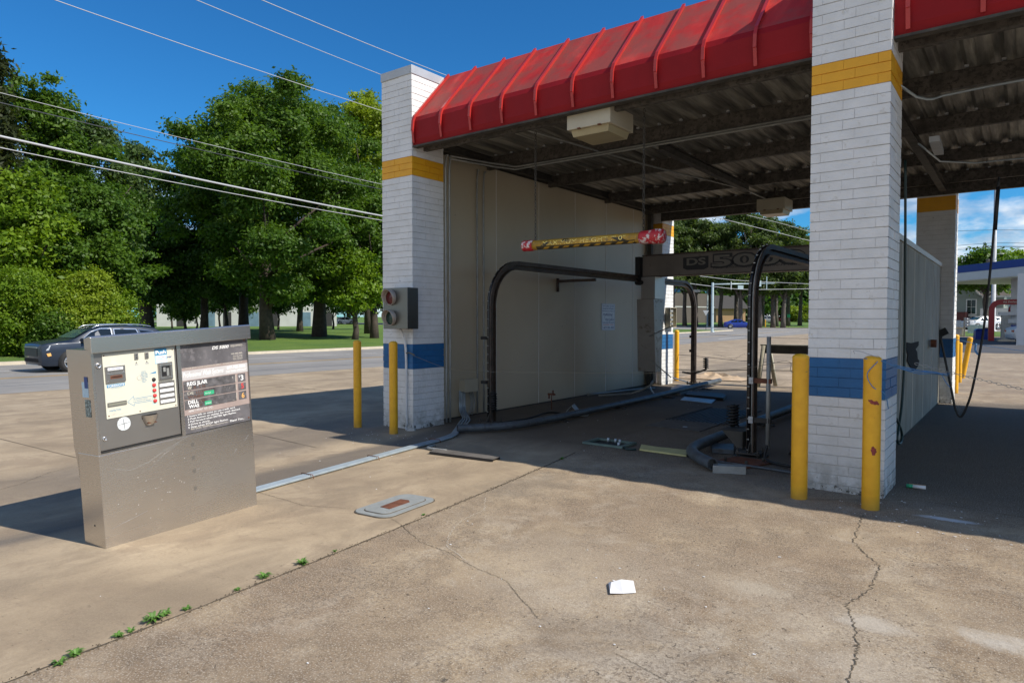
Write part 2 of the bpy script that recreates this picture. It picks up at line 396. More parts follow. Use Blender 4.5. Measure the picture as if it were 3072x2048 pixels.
# tyre blackened lanes beside the conduit
b1 = k.math('MULTIPLY', k.ramp(k.math('ADD', s_, 6), (.0, 0), (.001, 1)), 1.0)
def bandf(lo, hi, soft):
    u = k.math('ADD', k.math('MULTIPLY', n_str, .35), s_)
    a = k.n.new('ShaderNodeMapRange'); a.inputs[1].default_value = lo+.17-soft; a.inputs[2].default_value = lo+.17+soft; k.l.new(u, a.inputs[0])
    b = k.n.new('ShaderNodeMapRange'); b.inputs[1].default_value = hi+.17-soft; b.inputs[2].default_value = hi+.17+soft; b.inputs[3].default_value = 1; b.inputs[4].default_value = 0; k.l.new(u, b.inputs[0])
    return k.math('MULTIPLY', a.outputs[0], b.outputs[0])
ynear = k.math('MULTIPLY', mr(y, 1.0, 2.6), mr(y, 6.3, 8.0, 1, .55))
dk = k.math('MAXIMUM', k.math('MULTIPLY', bandf(-2.35, -1.82, .12), .8), k.math('MULTIPLY', bandf(-4.3, -2.85, .22), .62))
dk = k.math('MULTIPLY', dk, ynear)
c = k.mix(dk, c, (.115, .098, .082))
streak = k.math('MULTIPLY', bandf(-2.15, -1.98, .06), k.math('MULTIPLY', mr(y, -1, .3), mr(y, 1.8, 3.2, 1, 0)))
c = k.mix(k.math('MULTIPLY', streak, .7), c, (.10, .09, .08))
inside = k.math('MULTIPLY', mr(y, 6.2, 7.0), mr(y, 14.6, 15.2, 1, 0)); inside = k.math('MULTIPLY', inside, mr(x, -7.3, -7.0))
c = k.mix(k.math('MULTIPLY', inside, .78), c, (.060, .048, .036))  # bay floor darkened in its colour to deepen the shade under the roof
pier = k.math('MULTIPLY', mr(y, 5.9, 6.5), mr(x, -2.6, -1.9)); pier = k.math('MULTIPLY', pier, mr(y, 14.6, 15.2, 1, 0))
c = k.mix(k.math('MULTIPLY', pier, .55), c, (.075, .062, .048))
# exposed aggregate and pits
c = k.mix(k.math('MULTIPLY', k.math('MULTIPLY', k.ramp(n_fine, (.47, 0), (.58, 1)), k.ramp(k.noise(1.4, 5, .6), (.38, .25), (.6, 1))), k.math('ADD', k.math('MULTIPLY', side, .55), .2)), c, (.12, .088, .06))
c = k.mix(k.math('MULTIPLY', k.ramp(n_spk, (.54, 0), (.64, 1)), k.math('ADD', k.math('MULTIPLY', side, .6), .15)), c, (.52, .46, .38))
pitn = k.math('ADD', k.noise(24, 5, .8, None, .8), k.math('MULTIPLY', k.math('MULTIPLY', nearR, k.noise(2.3, 4, .6)), .09))
pit = k.ramp(pitn, (.645, 0), (.675, 1))
c = k.mix(k.math('MULTIPLY', pit, k.math('ADD', k.math('MULTIPLY', side, .7), .12)), c, (.07, .06, .05))
def blob(cx, cy, r, colr, amt, ssy=1.):
    global c
    dx = k.math('MULTIPLY', k.math('SUBTRACT', x, cx), 1/r); dy = k.math('MULTIPLY', k.math('SUBTRACT', y, cy), 1/(r*ssy))
    q = k.math('ADD', k.math('MULTIPLY', dx, dx), k.math('MULTIPLY', dy, dy))
    q = k.math('ADD', q, k.math('MULTIPLY', k.math('SUBTRACT', n_mid, .5), 5.5))
    c = k.mix(k.math('MULTIPLY', mr(q, .2, 1.5, 1, 0), amt), c, colr)
blob(-.55, 3.70, .17, (.52, .47, .40), .6, .6); blob(-.05, 3.85, .16, (.54, .50, .44), .7, .6); blob(-1.2, 3.8, .18, (.48, .42, .33), .4, .5)
blob(-1.5, 2.75, .5, (.20, .16, .12), .3, .6); blob(-3.6, 4.9, .35, (.2, .17, .13), .35, 1.5)
blob(-2.2, 3.4, .5, (.48, .40, .30), .3, 1.2); blob(-.5, 5.35, .22, (.7, .7, .7), .0, .3); blob(-.47, 6.00, .17, (.62, .66, .70), .8, .3)
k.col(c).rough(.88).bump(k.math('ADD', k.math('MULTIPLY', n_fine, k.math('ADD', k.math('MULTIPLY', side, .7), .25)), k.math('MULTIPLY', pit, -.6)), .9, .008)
M['concrete'] = k.m
M['kerb'] = paint('kerb_concrete', (.50, .44, .34), .85, .12, 2, bump=.2)
k = NM('worn_asphalt')
n = k.noise(.5, 8, .6); v = k.map((3, .12, 1)); st = k.noise(.8, 6, .6, v)
c = k.ramp(n, (.3, (.20, .19, .18)), (.7, (.29, .275, .255)))
c = k.mix(k.ramp(st, (.5, 0), (.7, .4)), c, (.17, .165, .16))
c = k.mix(k.ramp(k.noise(1.7, 9, .8, None, 2.), (.675, 0), (.685, .8)), c, (.05, .05, .05))
k.col(c).rough(.9).bump(k.noise(30, 5), .2); M['asphalt'] = k.m
M['asphalt_dark'] = paint('sealed_asphalt', (.075, .075, .08), .85, .2, .6)
M['road_yellow'] = paint('worn_yellow_line', (.45, .29, .10), .8, .25, 3)
M['road_white'] = paint('worn_white_line', (.55, .54, .52), .8, .25, 3)
k = NM('mown_grass')
n = k.noise(.35, 6, .6); n2 = k.noise(9, 6, .8)
c = k.ramp(n, (.3, (.085, .17, .018)), (.7, (.17, .25, .028)))
c = k.mix(k.ramp(n2, (.4, 0), (.62, .65)), c, (.04, .10, .012)); k.col(c).rough(.9).bump(n2, 1., .08); M['lawn'] = k.m

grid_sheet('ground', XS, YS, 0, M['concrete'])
# beyond the road everything is grass, draped a little above the concrete sheet
grid_sheet('lawn', rng(XS, -1500, XF-.35), rng(YS, -1500, CS0), .10, M['lawn'])
grid_sheet('grass_verge', rng(XS, -1500, 1500), rng(YS, CS1+.5, 2600), .05, M['lawn'])
grid_sheet('roadside_grass', rng(XS, -9, 80), rng(YS, 68, 88), .03, M['lawn'])
grid_sheet('road', rng(XS, XF, XN), rng(YS, -100, CS0), .004, M['asphalt'])
grid_sheet('cross_street', rng(XS, -400, 200), rng(YS, CS0, CS1), .004, M['asphalt'])
grid_sheet('filling_station_forecourt', rng(XS, -9, 60), rng(YS, 38, 66), .004, M['asphalt_dark'])
grid_sheet('side_street', rng(XS, -9, 200), rng(YS, 88, CS0), .008, M['asphalt'])
for nm, a, b in (('yellow_line', XY-.28, XY-.16), ('yellow_line', XY, XY+.12)):
    grid_sheet(nm, rng(XS, a, b), rng(YS, -100, CS0), .008, M['road_yellow'])
grid_sheet('white_line', rng(XS, XW-.07, XW+.07), rng(YS, -100, CS0), .008, M['road_white'])
grid_sheet('kerb', rng(XS, XF-.35, XF), rng(YS, -100, CS0), .13, M['kerb'])
grid_sheet('lane_line', rng(XS, -100, 100), [103.4, 103.55], .008, M['road_white'])
mb = MB()
for y0, y1 in zip(rng(YS, -100, CS0)[:-1], rng(YS, -100, CS0)[1:]):
    mb.add([(XF, y0, gz(XF, y0)-.02), (XF, y1, gz(XF, y1)-.02), (XF, y1, gz(XF, y1)+.13), (XF, y0, gz(XF, y0)+.13)], [(0, 1, 2, 3)])
mb.build('kerb_face', M['kerb'], kind='structure')
grid_sheet('far_kerb', rng(XS, -400, 200), [CS1, CS1+.5], .12, M['kerb'])
# joints and cracks of the slabs
M['crack'] = paint('crack_dirt', (.10, .08, .055), .95, .3, 9)
M['crack_pale'] = paint('filled_crack', (.50, .44, .36), .9, .1, 9)
def ln(*uv): return [tuple(gp(u, v)[:2]) for u, v in uv]
j0, j1 = (-3.11, -.0), (-3.795-.1238*.9, 6.43)
ribbon('slab_joint', [(-3.261-.0694*v-.007416*v*v, v) for v in np.linspace(-2, 6.5, 30)], .012, .003, M['crack'], 'structure', .003, 5)
ribbon('slab_joint', ln((2400, 1498), (2750, 1500), (3072, 1552)), .008, .003, M['crack'], 'structure', .002, 12)
ribbon('slab_joint', [(-13, 5.15), (-9.5, 5.1), (-7.9, 5.0), (-6.6, 4.9)], .010, .003, M['crack'], 'structure', .004, 10)
ribbon('slab_joint', [(-15, 2.6), (-5.4, 3.1)], .010, .003, M['crack'], 'structure', .004, 14)
crk = [([(778, 1478), (850, 1497), (905, 1515), (960, 1519), (1040, 1524), (1084, 1528)], .008, 'crack'),
       ([(1166, 1550), (1198, 1570), (1260, 1625), (1340, 1655), (1420, 1700), (1520, 1742), (1558, 1790), (1620, 1860)], .007, 'crack'),
       ([(1457, 1492), (1452, 1530), (1385, 1560), (1350, 1600), (1340, 1640), (1400, 1680)], .010, 'crack_pale'),
       ([(2588, 1545), (2560, 1625), (2640, 1700), (2610, 1770), (2540, 1812), (2560, 1860), (2575, 1950), (2545, 2048), (2540, 2130)], .013, 'crack'),
       ([(1900, 1855), (1990, 1880), (2090, 1900)], .004, 'crack_pale'), ([(1850, 1960), (1940, 2010), (2010, 2048)], .006, 'crack'),
       ([(757, 1240), (860, 1262), (930, 1262)], .008, 'crack'), ([(870, 1296), (945, 1255), (1150, 1203)], .010, 'crack'),
       ([(0, 1468), (60, 1452), (140, 1420), (225, 1398)], .010, 'crack'), ([(820, 1160), (1000, 1175), (1150, 1170)], .03, 'crack'),
       ([(2040, 1040), (2130, 1045), (2230, 1050)], .05, 'crack'), ([(2140, 1060), (2200, 1078), (2235, 1060)], .04, 'crack'),
       ([(2100, 1182), (2220, 1190), (2400, 1196)], .012, 'crack')]
for pts, w, mt in crk: ribbon('ground_crack', ln(*pts), w*(.5 if w < .02 else .7), .003, M[mt], 'structure', w*.9, 22)
for (u0, v0, u1, v1) in ((2155, 1018, 2400, 992), (2180, 1005, 2434, 985), (2100, 1002, 2225, 1007), (2255, 1009, 2330, 1010)):
    ribbon('lane_line', ln((u0, v0), (u1, v1)), .16, .012, M['road_white'], 'structure', 0, 4)

# ================================================================ THE CAR WASH BUILDING
B = thing('car_wash_building', 'open car wash bay of white painted brick piers under a red standing seam canopy', 'car wash', (-4, 10, 0))
CH = .0853; B0 = .835 - 9*CH
def pier(name, x0, x1, y0, y1, top, capped=True):
    """each brick is a raised block over a recessed core"""
    mb = MB(); rnd = random.Random(hash((round(x0, 2), round(y0, 2))) & 255)
    q_ = [-.05, B0+CH*9-.004, B0+CH*13-.004, 3.479, 3.735, top-.001]
    for za, zb, mi in zip(q_[:-1], q_[1:], (3, 2, 3, 1, 3)): mb.box((x0+.009, y0+.009, za), (x1-.009, y1-.009, zb), mi)
    zc = B0 - CH; kcourse = -1
    while zc < top-.01:
        z0, z1 = max(zc, -.02), min(zc+CH-.0058, top)
        m = 0; zt_ = z1
        if .83 < (zc+CH/2) < 1.176: m = 2
        if 3.479 < (zc+CH/2) < 3.735: m = 1
        off = kcourse % 2
        def run(a, b, flip):
            L = b-a; cuts = ([0, .08, .345, L] if (off ^ flip) else [0, .255, .52, L])
            return [(a+p, a+q) for p, q in zip(cuts[:-1], cuts[1:])]
        g = .0022
        for flip, side in ((0, 'f'), (1, 'b'), (1, 'l'), (0, 'r')):
            for a, b in (run(x0, x1, flip) if side in 'fb' else run(y0, y1, flip)):
                d = rnd.uniform(-.0026, .0026)
                a_, b_ = a+g*rnd.uniform(.1, .8), b-g*rnd.uniform(.1, .8); z1 = zt_-rnd.uniform(0, .0025) if m != 9 else z1
                if side == 'f': mb.box((a_ if a > x0+.01 else a, y0-d, z0), (b_ if b < x1-.01 else b, y0+.02, z1), m)
                if side == 'b': mb.box((a_ if a > x0+.01 else a, y1-.02, z0), (b_ if b < x1-.01 else b, y1+d, z1), m)
                if side == 'l': mb.box((x0-d-.0008, a_ if a > y0+.01 else a+.021, z0+.0005), (x0+.019, b_ if b < y1-.01 else b-.021, z1-.0005), m)
                if side == 'r': mb.box((x1-.019, a_ if a > y0+.01 else a+.0005, z0+.0005), (x1+d+.0008, b_ if b < y1-.01 else b-.0005, z1-.0005), m)
        zc += CH; kcourse += 1
    p = mb.build(name, [M['white'], M['yellow_band'], M['blue_band'], M['mortar']], B)
    if capped:
        c = MB(); c.box((x0-.012, y0-.012, top-.002), (x1+.012, y1+.012, top+.115)); c.build('cap', M['cap'], p, bevel=.006)
    return p
pier('brick_pier', -7.25, -6.655, 6.52, 7.14, 4.84)
pier('brick_pier', -1.525, -.91, 6.38, 7.02, 4.84)
pier('brick_pier', -7.25, -6.655, 14.5, 15.12, 4.84)
pier('brick_pier', -1.6, -1.0, 14.42, 15.04, 4.84)
pier('brick_pier', 4.2, 4.8, 6.62, 7.22, 4.1, False)  # unseen piers from here on, cut low and uncapped to keep the shadow edge straight
pier('brick_pier', 4.2, 4.8, 14.4, 15.0, 4.1, False)
pier('brick_pier', 9.7, 10.3, 6.62, 7.22, 4.1, False)
pier('brick_pier', 9.7, 10.3, 14.4, 15.0, 4.1, False)
# wall panels
def wall(name, x0, x1, ya, yb, ztop, seams, side):
    mb = MB(); mb.box((x0, ya, -.03), (x1, yb, ztop)); w = mb.build(name, M['panel'], B)
    s = MB()
    for y in seams:
        xx = x1 if side > 0 else x0
        s.box((min(xx, xx+side*.005), y-.007, .02), (max(xx, xx+side*.005), y+.007, ztop-.01))
    s.build('joint_strip', M['panel2'], w)
    t = MB(); t.box((x0-.004, ya, -.03), (x1+.006, yb, .02)); t.build('base_trim', M['steel_dark'], w)
    return w
k = NM('shaded_grimy_centre_panel'); c = k.ramp(k.noise(1.2, 6, .6), (.3, (.24, .225, .185)), (.7, (.36, .34, .285)))  # centre panel darkened in colour to stand for shade, with grime streaks
k.col(k.mix(k.ramp(k.noise(3, 8, .7, k.map((1, 1, .25))), (.55, 0), (.68, .6)), c, (.17, .14, .10))).rough(.7); M['panel_shaded_grimy'] = k.m
M['panel2'] = paint('pale_seam', (.66, .64, .60), .5, .05, 4)
wall('wall_panel', -7.05, -6.93, 7.141, 14.499, 3.965, [7.48, 8.7, 9.92, 11.14, 12.36, 13.58], 1)
cw = wall('wall_panel', -1.35, -1.2, 7.03, 14.41, 2.46, [8.3, 9.5, 10.7, 11.9, 13.1], 1)
mb = MB(); mb.box((-1.37, 7.03, 2.461), (-1.18, 14.41, 2.53)); mb.build('coping', M['panel2'], cw)
mb = MB()
for a, b, z0 in ((7.14, 10.0, 3.964), (10.0, 10.25, 3.978), (10.25, 11.0, 3.972), (11.0, 11.3, 3.964), (11.3, 11.9, 3.973), (11.9, 14.5, 3.964)): mb.box((-7.05, a, z0), (-6.96, b, 4.12))
mb.build('wall_head', M['steel_dark'], B)
# scorched hole in the centre wall
cw.data.materials[0] = M['panel_shaded_grimy']
mb = MB(); hp = [px_(2400+a/2.613, 500+b/2.613, -1.192) for a, b in ((835, 1375), (870, 1382), (930, 1368), (928, 1400), (905, 1430), (918, 1450), (922, 1505), (935, 1520), (925, 1560), (905, 1590), (880, 1600), (862, 1565), (838, 1520), (845, 1470), (830, 1430))]
mb.poly(hp, (.003, 0, 0)); mb.build('burnt_hole', M['soot'] if 'soot' in M else M.setdefault('soot', paint('soot', (.008, .006, .005), .95, .3, 9)), cw)
# steel frame and roof
X0, X1 = -6.93, 10.2  # unseen stretch to the right added so roof and canopy shade the second bay
mb = MB()
pitch = .305; nx = int((X1-X0+.1)/pitch)
prof = [(0, 0), (.04, .042), (.09, .042), (.13, 0), (.18, 0), (.19, .008), (.21, .008), (.22, 0), (.305, 0)]
xs = [X0-.1+i*pitch+p[0] for i in range(nx) for p in prof[:-1]]; zs = [p[1] for i in range(nx) for p in prof[:-1]]
vs = []
for x, z in zip(xs, zs): vs += [(x, 7.0, 4.09+z), (x, 14.7, 4.09+z)]
mb.add(vs, [(2*i, 2*i+1, 2*i+3, 2*i+2) for i in range(len(xs)-1)])
mb.box((X0-.15, 6.95, 4.14), (X1+.15, 14.75, 4.19))
deck = mb.build('roof_deck', M['deck'], B)
def cbeam(mb, y, x0, x1, zb, zt):      # C purlin running along x
    mb.box((x0, y-.004, zb), (x1, y+.004, zt)); mb.box((x0, y+.004, zb), (x1, y+.065, zb+.008)); mb.box((x0, y+.004, zt-.008), (x1, y+.065, zt))
for y, zb in ((8.40, 3.9), (10.15, 3.9), (12.2, 3.9), (14.05, 3.9)):
    mb = MB(); cbeam(mb, y, X0+.05, X1, zb, 4.085); mb.build('purlin', M['purlin'], B)
for y in (6.72, 14.36):
    mb = MB(); cbeam(mb, y, X0+.3, X1, 3.83 if y < 8 else 3.76, 4.085); mb.build('header_beam', M['purlin'], B)
for x, za, ya, yb in ((-6.80, 3.98, 7.15, 14.3), (-3.95, 3.80, 8.47, 12.19), (-1.18, 3.80, 7.1, 14.3)):
    mb = MB(); mb.box((x-.004, ya, za), (x+.004, yb, za+.1)); mb.box((x-.05, ya, za-.008), (x+.05, yb, za)); mb.box((x-.05, ya, za+.1), (x+.05, yb, za+.108))
    mb.build('roof_beam', M['steel_dark'], B)
for x in (-6.84,):
    mb = MB(); mb.box((x-.05, 14.2, 0), (x+.05, 14.3, 4.0)); mb.build('steel_post', M['steel_dark'], B)
mb = MB(); mb.box((-1.17, 7.06, 2.535), (-1.05, 7.16, 4.0)); mb.build('steel_post', M['steel_dark'], B)
# bolts of the deck catching light
mb = MB()
for y in (8.3, 10.05, 12.1, 13.95):
    for i in range(0, nx, 1):
        x = X0+.02+i*pitch; mb.box((x-.018, y-.03, 4.066), (x+.018, y, 4.086))
mb.build('deck_clip', M['cap'], deck, kind='stuff')
# red canopy, front and back
def canopy(x0, x1, y_out, y_in, sgn, seams, endl, endr):
    yk = y_out; yt = y_in
    m1 = MB(); L = [(yk-.008*sgn, 3.872), (yk-.03*sgn, 3.95), (yk-.03*sgn, 4.19), (yk, 4.255), (yt, 4.995)]
    rnd = random.Random(5)
    vs = []; n = 44
    for i in range(n+1):
        x = x0+(x1-x0)*i/n; w = math.sin(i*1.7)*.006*(1 if i % 2 else -1)
        for j, (y, z) in enumerate(L): vs.append((x, y+(w if j < 3 else 0)*.6, z))
    k_ = len(L)
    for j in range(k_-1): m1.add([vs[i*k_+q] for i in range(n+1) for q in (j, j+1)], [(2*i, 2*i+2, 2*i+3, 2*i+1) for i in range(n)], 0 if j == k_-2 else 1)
    c = m1.build('canopy_roof', [M['red'], M['red_shaded']], B)
    d_ = MB(); d_.box((x0, min(yk-.035*sgn, yk+.06*sgn), 3.845), (x1, max(yk-.035*sgn, yk+.06*sgn), 3.868)); d_.build('drip_edge', M['steel_dark'], c)
    g = MB(); g.box((x0, min(yt, yt+sgn*.4)+.01, 4.93), (x1, max(yt, yt+sgn*.4), 4.985)); g.build('flashing', M['seam'], c)
    for x in seams:
        s = MB(); h = .036; nn = Vector((0, -sgn*.765, .66)).normalized()
        path = [(Vector((x, yk-.03*sgn, 3.90)), Vector((0, -sgn, 0))*.012), (Vector((x, yk-.03*sgn, 4.06)), Vector((0, -sgn, 0))*.040), (Vector((x, yk-.03*sgn, 4.065)), Vector((0, -sgn, 0))*.048),
                (Vector((x, yk-.03*sgn, 4.19)), Vector((0, -sgn, .1))*h), (Vector((x, yk, 4.255)), nn*h), (Vector((x, yt, 4.995)), nn*h), ]
        vs = []
        for p, o in path:
            for dx in (-.007, .007):
                vs.append(p+Vector((dx, 0, 0))-o*.05); vs.append(p+o+Vector((dx*2.4, 0, 0)))
        fs = []
        for i in range(len(path)-1):
            a, b = 4*i, 4*i+4; fs += [(a, b, b+1, a+1), (a+2, a+3, b+3, b+2), (a+1, b+1, b+3, a+3)]
        a = 4*(len(path)-1); fs += [(a, a+2, a+3, a+1), (0, 1, 3, 2)]
        s.add(vs, fs); s.build('standing_seam', M['seam'], c)
    for x in ([x0] if endl else [])+([x1] if endr else []):
        e = MB(); e.poly([(x, yk-.03*sgn, 3.872), (x, yk-.03*sgn, 4.19), (x, yk, 4.255), (x, yt, 4.995), (x, yt+.05*sgn, 4.995), (x, yt+.05*sgn, 4.5), (x, yk+.12*sgn, 3.872)], (.006, 0, 0)); e.build('end_panel', M['red'], c)
    return c
SE = [-6.62+.5065*i for i in range(11)]
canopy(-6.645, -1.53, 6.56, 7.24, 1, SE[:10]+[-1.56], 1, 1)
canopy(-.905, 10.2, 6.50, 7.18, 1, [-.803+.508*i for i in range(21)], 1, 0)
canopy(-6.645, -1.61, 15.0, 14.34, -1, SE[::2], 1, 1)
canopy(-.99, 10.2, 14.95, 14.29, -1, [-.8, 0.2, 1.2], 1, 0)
# roof conduits
def pipe(name, pts, r, mat, parent=None, n=8, smooth=3):
    mb = MB(); mb.tube(bez(pts, smooth) if smooth > 1 else pts, r, n); return mb.build(name, mat, parent)
pipe('roof_conduit', [(-6.6, 7.25, 3.86), (-6.3, 8.2, 3.86), (-5.8, 8.36, 3.86), (-1.6, 8.36, 3.87)], .014, M['galv_dull'], B)
pipe('roof_conduit', [(-6.6, 7.25, 3.82), (-6.3, 8.25, 3.82), (-5.8, 8.33, 3.82), (-1.6, 8.33, 3.83)], .014, M['galv_dull'], B)
pipe('roof_conduit', [(-.92, 6.95, 3.60), (-.8, 7.9, 3.70), (-.3, 8.1, 3.78), (3, 8.1, 3.82)], .013, M['galv'], B)
pipe('roof_conduit', [(-1.1, 10, 3.74), (-.6, 12, 3.80), (3, 12.1, 3.84)], .013, M['galv'], B)
pipe('roof_conduit', [(-5.2, 7.0, 3.97), (-4.6, 9.5, 3.86), (-4.1, 12.0, 3.86), (-4.0, 13.3, 3.84)], .013, M['galv_dull'], B)
# fluorescent tube housing hanging inside the second bay
mb = MB(); mb.bbox((-.85, 9.4, 3.55), (.10, 1.3, .06), (R(5), 0, R(3))); mb.build('tube_fitting', M['cap'], B)

# ================================================================ THE PAY STATION
K = thing('pay_station', 'leaning stainless steel pay station with cream coin panel and faded price board', 'pay station', (-4.778, 1.878, 0), (0, R(-3.25), R(97.98)))
def kb(name, lo, hi, mat, par=None, bevel=0, extra=None):
    mb = MB(); mb.box(lo, hi)
    for e in (extra or []): mb.box(*e)
    return mb.build(name, mat, par or K, local=True, bevel=bevel)
KL = 1.214
# cabinet: side profile, deeper at the top
mb = MB()
prof = [(0, -.075), (.012, .66), (0, .66), (0, .625), (0, 0)]
def kprof(x0, x1, pts):
    m = MB(); m.poly([(x0, y, z) for y, z in pts], (x1-x0, 0, 0)); return m
kprof(0, KL, [(0, -.09), (0, .620), (.245, .62), (.245, -.09)]).build('lower_cabinet', M['ss'], K, local=True, bevel=.003)
kprof(.0, KL, [(.028, .6205), (.028, 1.31), (.285, 1.31), (.285, .66), (.262, .56), (.245, .45), (.245, .6205)]).build('upper_cabinet', M['ss'], K, local=True)
mb = MB(); mb.box((0, .002, .6205), (.016, .028, 1.31)); mb.box((KL-.008, .002, .6205), (KL, .028, 1.31)); mb.box((.600, .004, .6205), (.628, .028, 1.31)); mb.box((.016, .001, .6205), (.6, .027, .628)); mb.box((.628, .001, .6205), (KL-.008, .027, .628))
mb.build('door_frame', M['ss'], K, local=True)
kprof(-.012, KL+.010, [(-.028, 1.290), (-.028, 1.392), (-.020, 1.402), (.05, 1.385), (.05, 1.315), (.0, 1.31), (-.02, 1.290)]).build('hood', M['ss'], K, local=True, bevel=.003)
mb = MB(); mb.box((.022, .012, .645), (.596, .027, 1.292)); door = mb.build('door', M['ss_dark'], K, local=True, bevel=.002)
XA = MW[K.name].to_3x3() @ Vector((1, 0, 0)); ZA = MW[K.name].to_3x3() @ Vector((0, 0, 1)); YA = MW[K.name].to_3x3() @ Vector((0, 1, 0))
def korg(y): return MW[K.name] @ Vector((0, y, 0))
def kt(name, s, x, z, w, h, mat, y, par, shear=0, bold=0, proud=.0008): return text(name, s, x, z, w, h, mat, par, korg(y), XA, ZA, shear, proud, bold=bold)
def kd(name, par, c, prof, mat, n=20): mb = MB(); mb.lathe(c, (0, -1, 0), prof, n); return mb.build(name, mat, par, local=True)
kb('gap_shadow', (.017, .020, .629), (.599, .0278, 1.30), M['black'])
kd('lock', door, (.047, .012, 1.205), [(0, .006), (.010, .006), (.012, .010), (.017, .008), (.018, 0)], M['chrome'])
kd('lock_slot', door, (.049, .0115, 1.205), [(0, .0075), (.005, .0075), (.005, 0)], M['ink'])
kd('key_barrel', door, (.052, .012, .722), [(.006, .001), (.006, .008), (.013, .008), (.015, 0)], M['chrome'])
kd('key_hole', door, (.052, .0115, .722), [(0, .004), (.007, .004), (.007, 0)], M['ink'])
pn = kb('coin_panel', (.073, .006, .848), (.579, .0118, 1.277), M['cream'], None, .001)
yp = .006
def frame(mb, x0, x1, z0, z1, y0, y1, w):
    mb.box((x0, y0, z0), (x1, y1, z0+w)); mb.box((x0, y0, z1-w), (x1, y1, z1)); mb.box((x0, y0, z0+w), (x0+w, y1, z1-w)); mb.box((x1-w, y0, z0+w), (x1, y1, z1-w))
# bill acceptor
ba = kb('bill_acceptor', (.082, -.004, 1.083), (.213, .006, 1.192), M['ss_dark'], pn, .001)
kb('label_strip', (.096, -.0055, 1.166), (.198, -.0042, 1.184), M['white_flat'], ba); kb('bill_ledge', (.094, -.0075, 1.141), (.206, -.0042, 1.145), M['chrome'], ba)
kb('bill_slot', (.111, -.0052, 1.109), (.190, -.0042, 1.131), M['rust'], ba); kb('slot_mouth', (.116, -.0062, 1.118), (.185, -.0052, 1.124), M['ink'], ba)
kt('lettering', 'PLEASE INSERT', .102, 1.171, .088, .009, M['navy_ink'], -.0055, ba)
for x, z in ((.094, 1.094), (.200, 1.094), (.098, 1.15), (.201, 1.15)): kd('screw', ba, (x, -.004, z), [(0, .002), (.003, .002), (.0035, 0)], M['chrome'], 8)
kb('token_label', (.088, .0048, 1.053), (.208, .006, 1.073), M['blue_ink'], pn); kt('lettering', 'TOKENOTE', .091, 1.056, .113, .014, M['white_flat'], .0048, pn, bold=.02); kt('lettering', 'Insert Bill Face Up', .115, 1.044, .07, .006, M['blue_ink'], yp, pn)
# coin entries
for i, (x, z) in enumerate(((.298, 1.240), (.372, 1.239))):
    ce = kb('coin_slot', (x-.013, -.001, z-.021), (x+.013, .006, z+.021), M['ss_dark'], pn, .001)
    kb('slot_mouth', (x-.0015, -.002, z-.014), (x+.0015, -.0011, z+.014), M['ink'], ce); kb('reject_bar', (x-.008, -.0022, z-.002), (x+.008, -.0012, z+.002), M['chrome'], ce)
    mb = MB(); mb.poly([(x-.006, .0055, z-.046), (x+.006, .0055, z-.046), (x, .0055, z-.036)], (0, .0004, 0)); mb.build('arrow_mark', M['ink'], pn, local=True)
    kt('lettering', ('25c', 'TOKENS')[i], x-.012, z-.058, .026, .007, M['navy_ink'], yp, pn)
kt('lettering', 'Discover', .455, 1.206, .105, .016, M['navy_ink'], yp, pn, bold=.02)
st = kb('push_sticker', (.432, .0044, 1.172), (.522, .0058, 1.277), M['pale_blue'], pn)
kb('sticker_header', (.432, .0034, 1.232), (.522, .0043, 1.277), M['blue_ink'], st); kt('lettering', 'Push', .438, 1.240, .076, .024, M['white_flat'], .0034, st, bold=.03)
for x0, z0, x1, z1 in ((.440, 1.208, .474, 1.227), (.481, 1.208, .515, 1.227), (.440, 1.179, .474, 1.200), (.481, 1.179, .515, 1.200)): kb('card_mark', (x0, .0036, z0), (x1, .0043, z1), M['white_flat'], st)
kt('lettering', 'VISA', .444, 1.213, .026, .009, M['navy_ink'], .0036, st); kt('lettering', 'MC', .486, 1.213, .022, .009, M['navy_ink'], .0036, st)
cr_ = kb('card_reader', (.448, -.004, 1.053), (.554, .006, 1.177), M['ss_dark'], pn, .001)
mb = MB(); frame(mb, .455, .547, 1.064, 1.166, -.009, -.0042, .012); mb.build('reader_bezel', M['ss'], cr_, local=True)
kb('reader_recess', (.470, -.0050, 1.079), (.532, -.0043, 1.152), M['ink'], cr_); kb('reader_mechanism', (.505, -.008, 1.082), (.524, -.0052, 1.135), M['galv_dull'], cr_, .001, [((.480, -.009, 1.112), (.498, -.0052, 1.143))])
for x, z in ((.461, 1.070), (.541, 1.070), (.461, 1.160), (.541, 1.160)): kd('screw', cr_, (x, -.009, z), [(0, .002), (.0028, .002), (.003, 0)], M['chrome'], 8)
mb = MB(); mb.poly([(.382, .0055, 1.110), (.433, .0055, 1.108), (.433, .0055, 1.122)], (0, .0004, 0)); mb.build('arrow_mark', M['blue_ink'], pn, local=True)
for i, s in enumerate(('PUSH TO', 'ALIGN BILL', 'INSERT CARD', 'STRIPE DOWN', 'REMOVE CARD', 'QUICKLY', 'WAIT FOR', 'LIGHT')): kt('lettering', s, .338-.0015*len(s), 1.128-.0105*i, .0045*len(s), .007, M['blue_ink'], yp, pn)
mb = MB(); mb.lathe((.312, .0056, 1.094), (0, -1, 0), [(.014, 0), (.014, .0004), (.019, .0004), (.019, 0)], 20); mb.build('coin_mark', M['tan_ink'], pn, local=True)
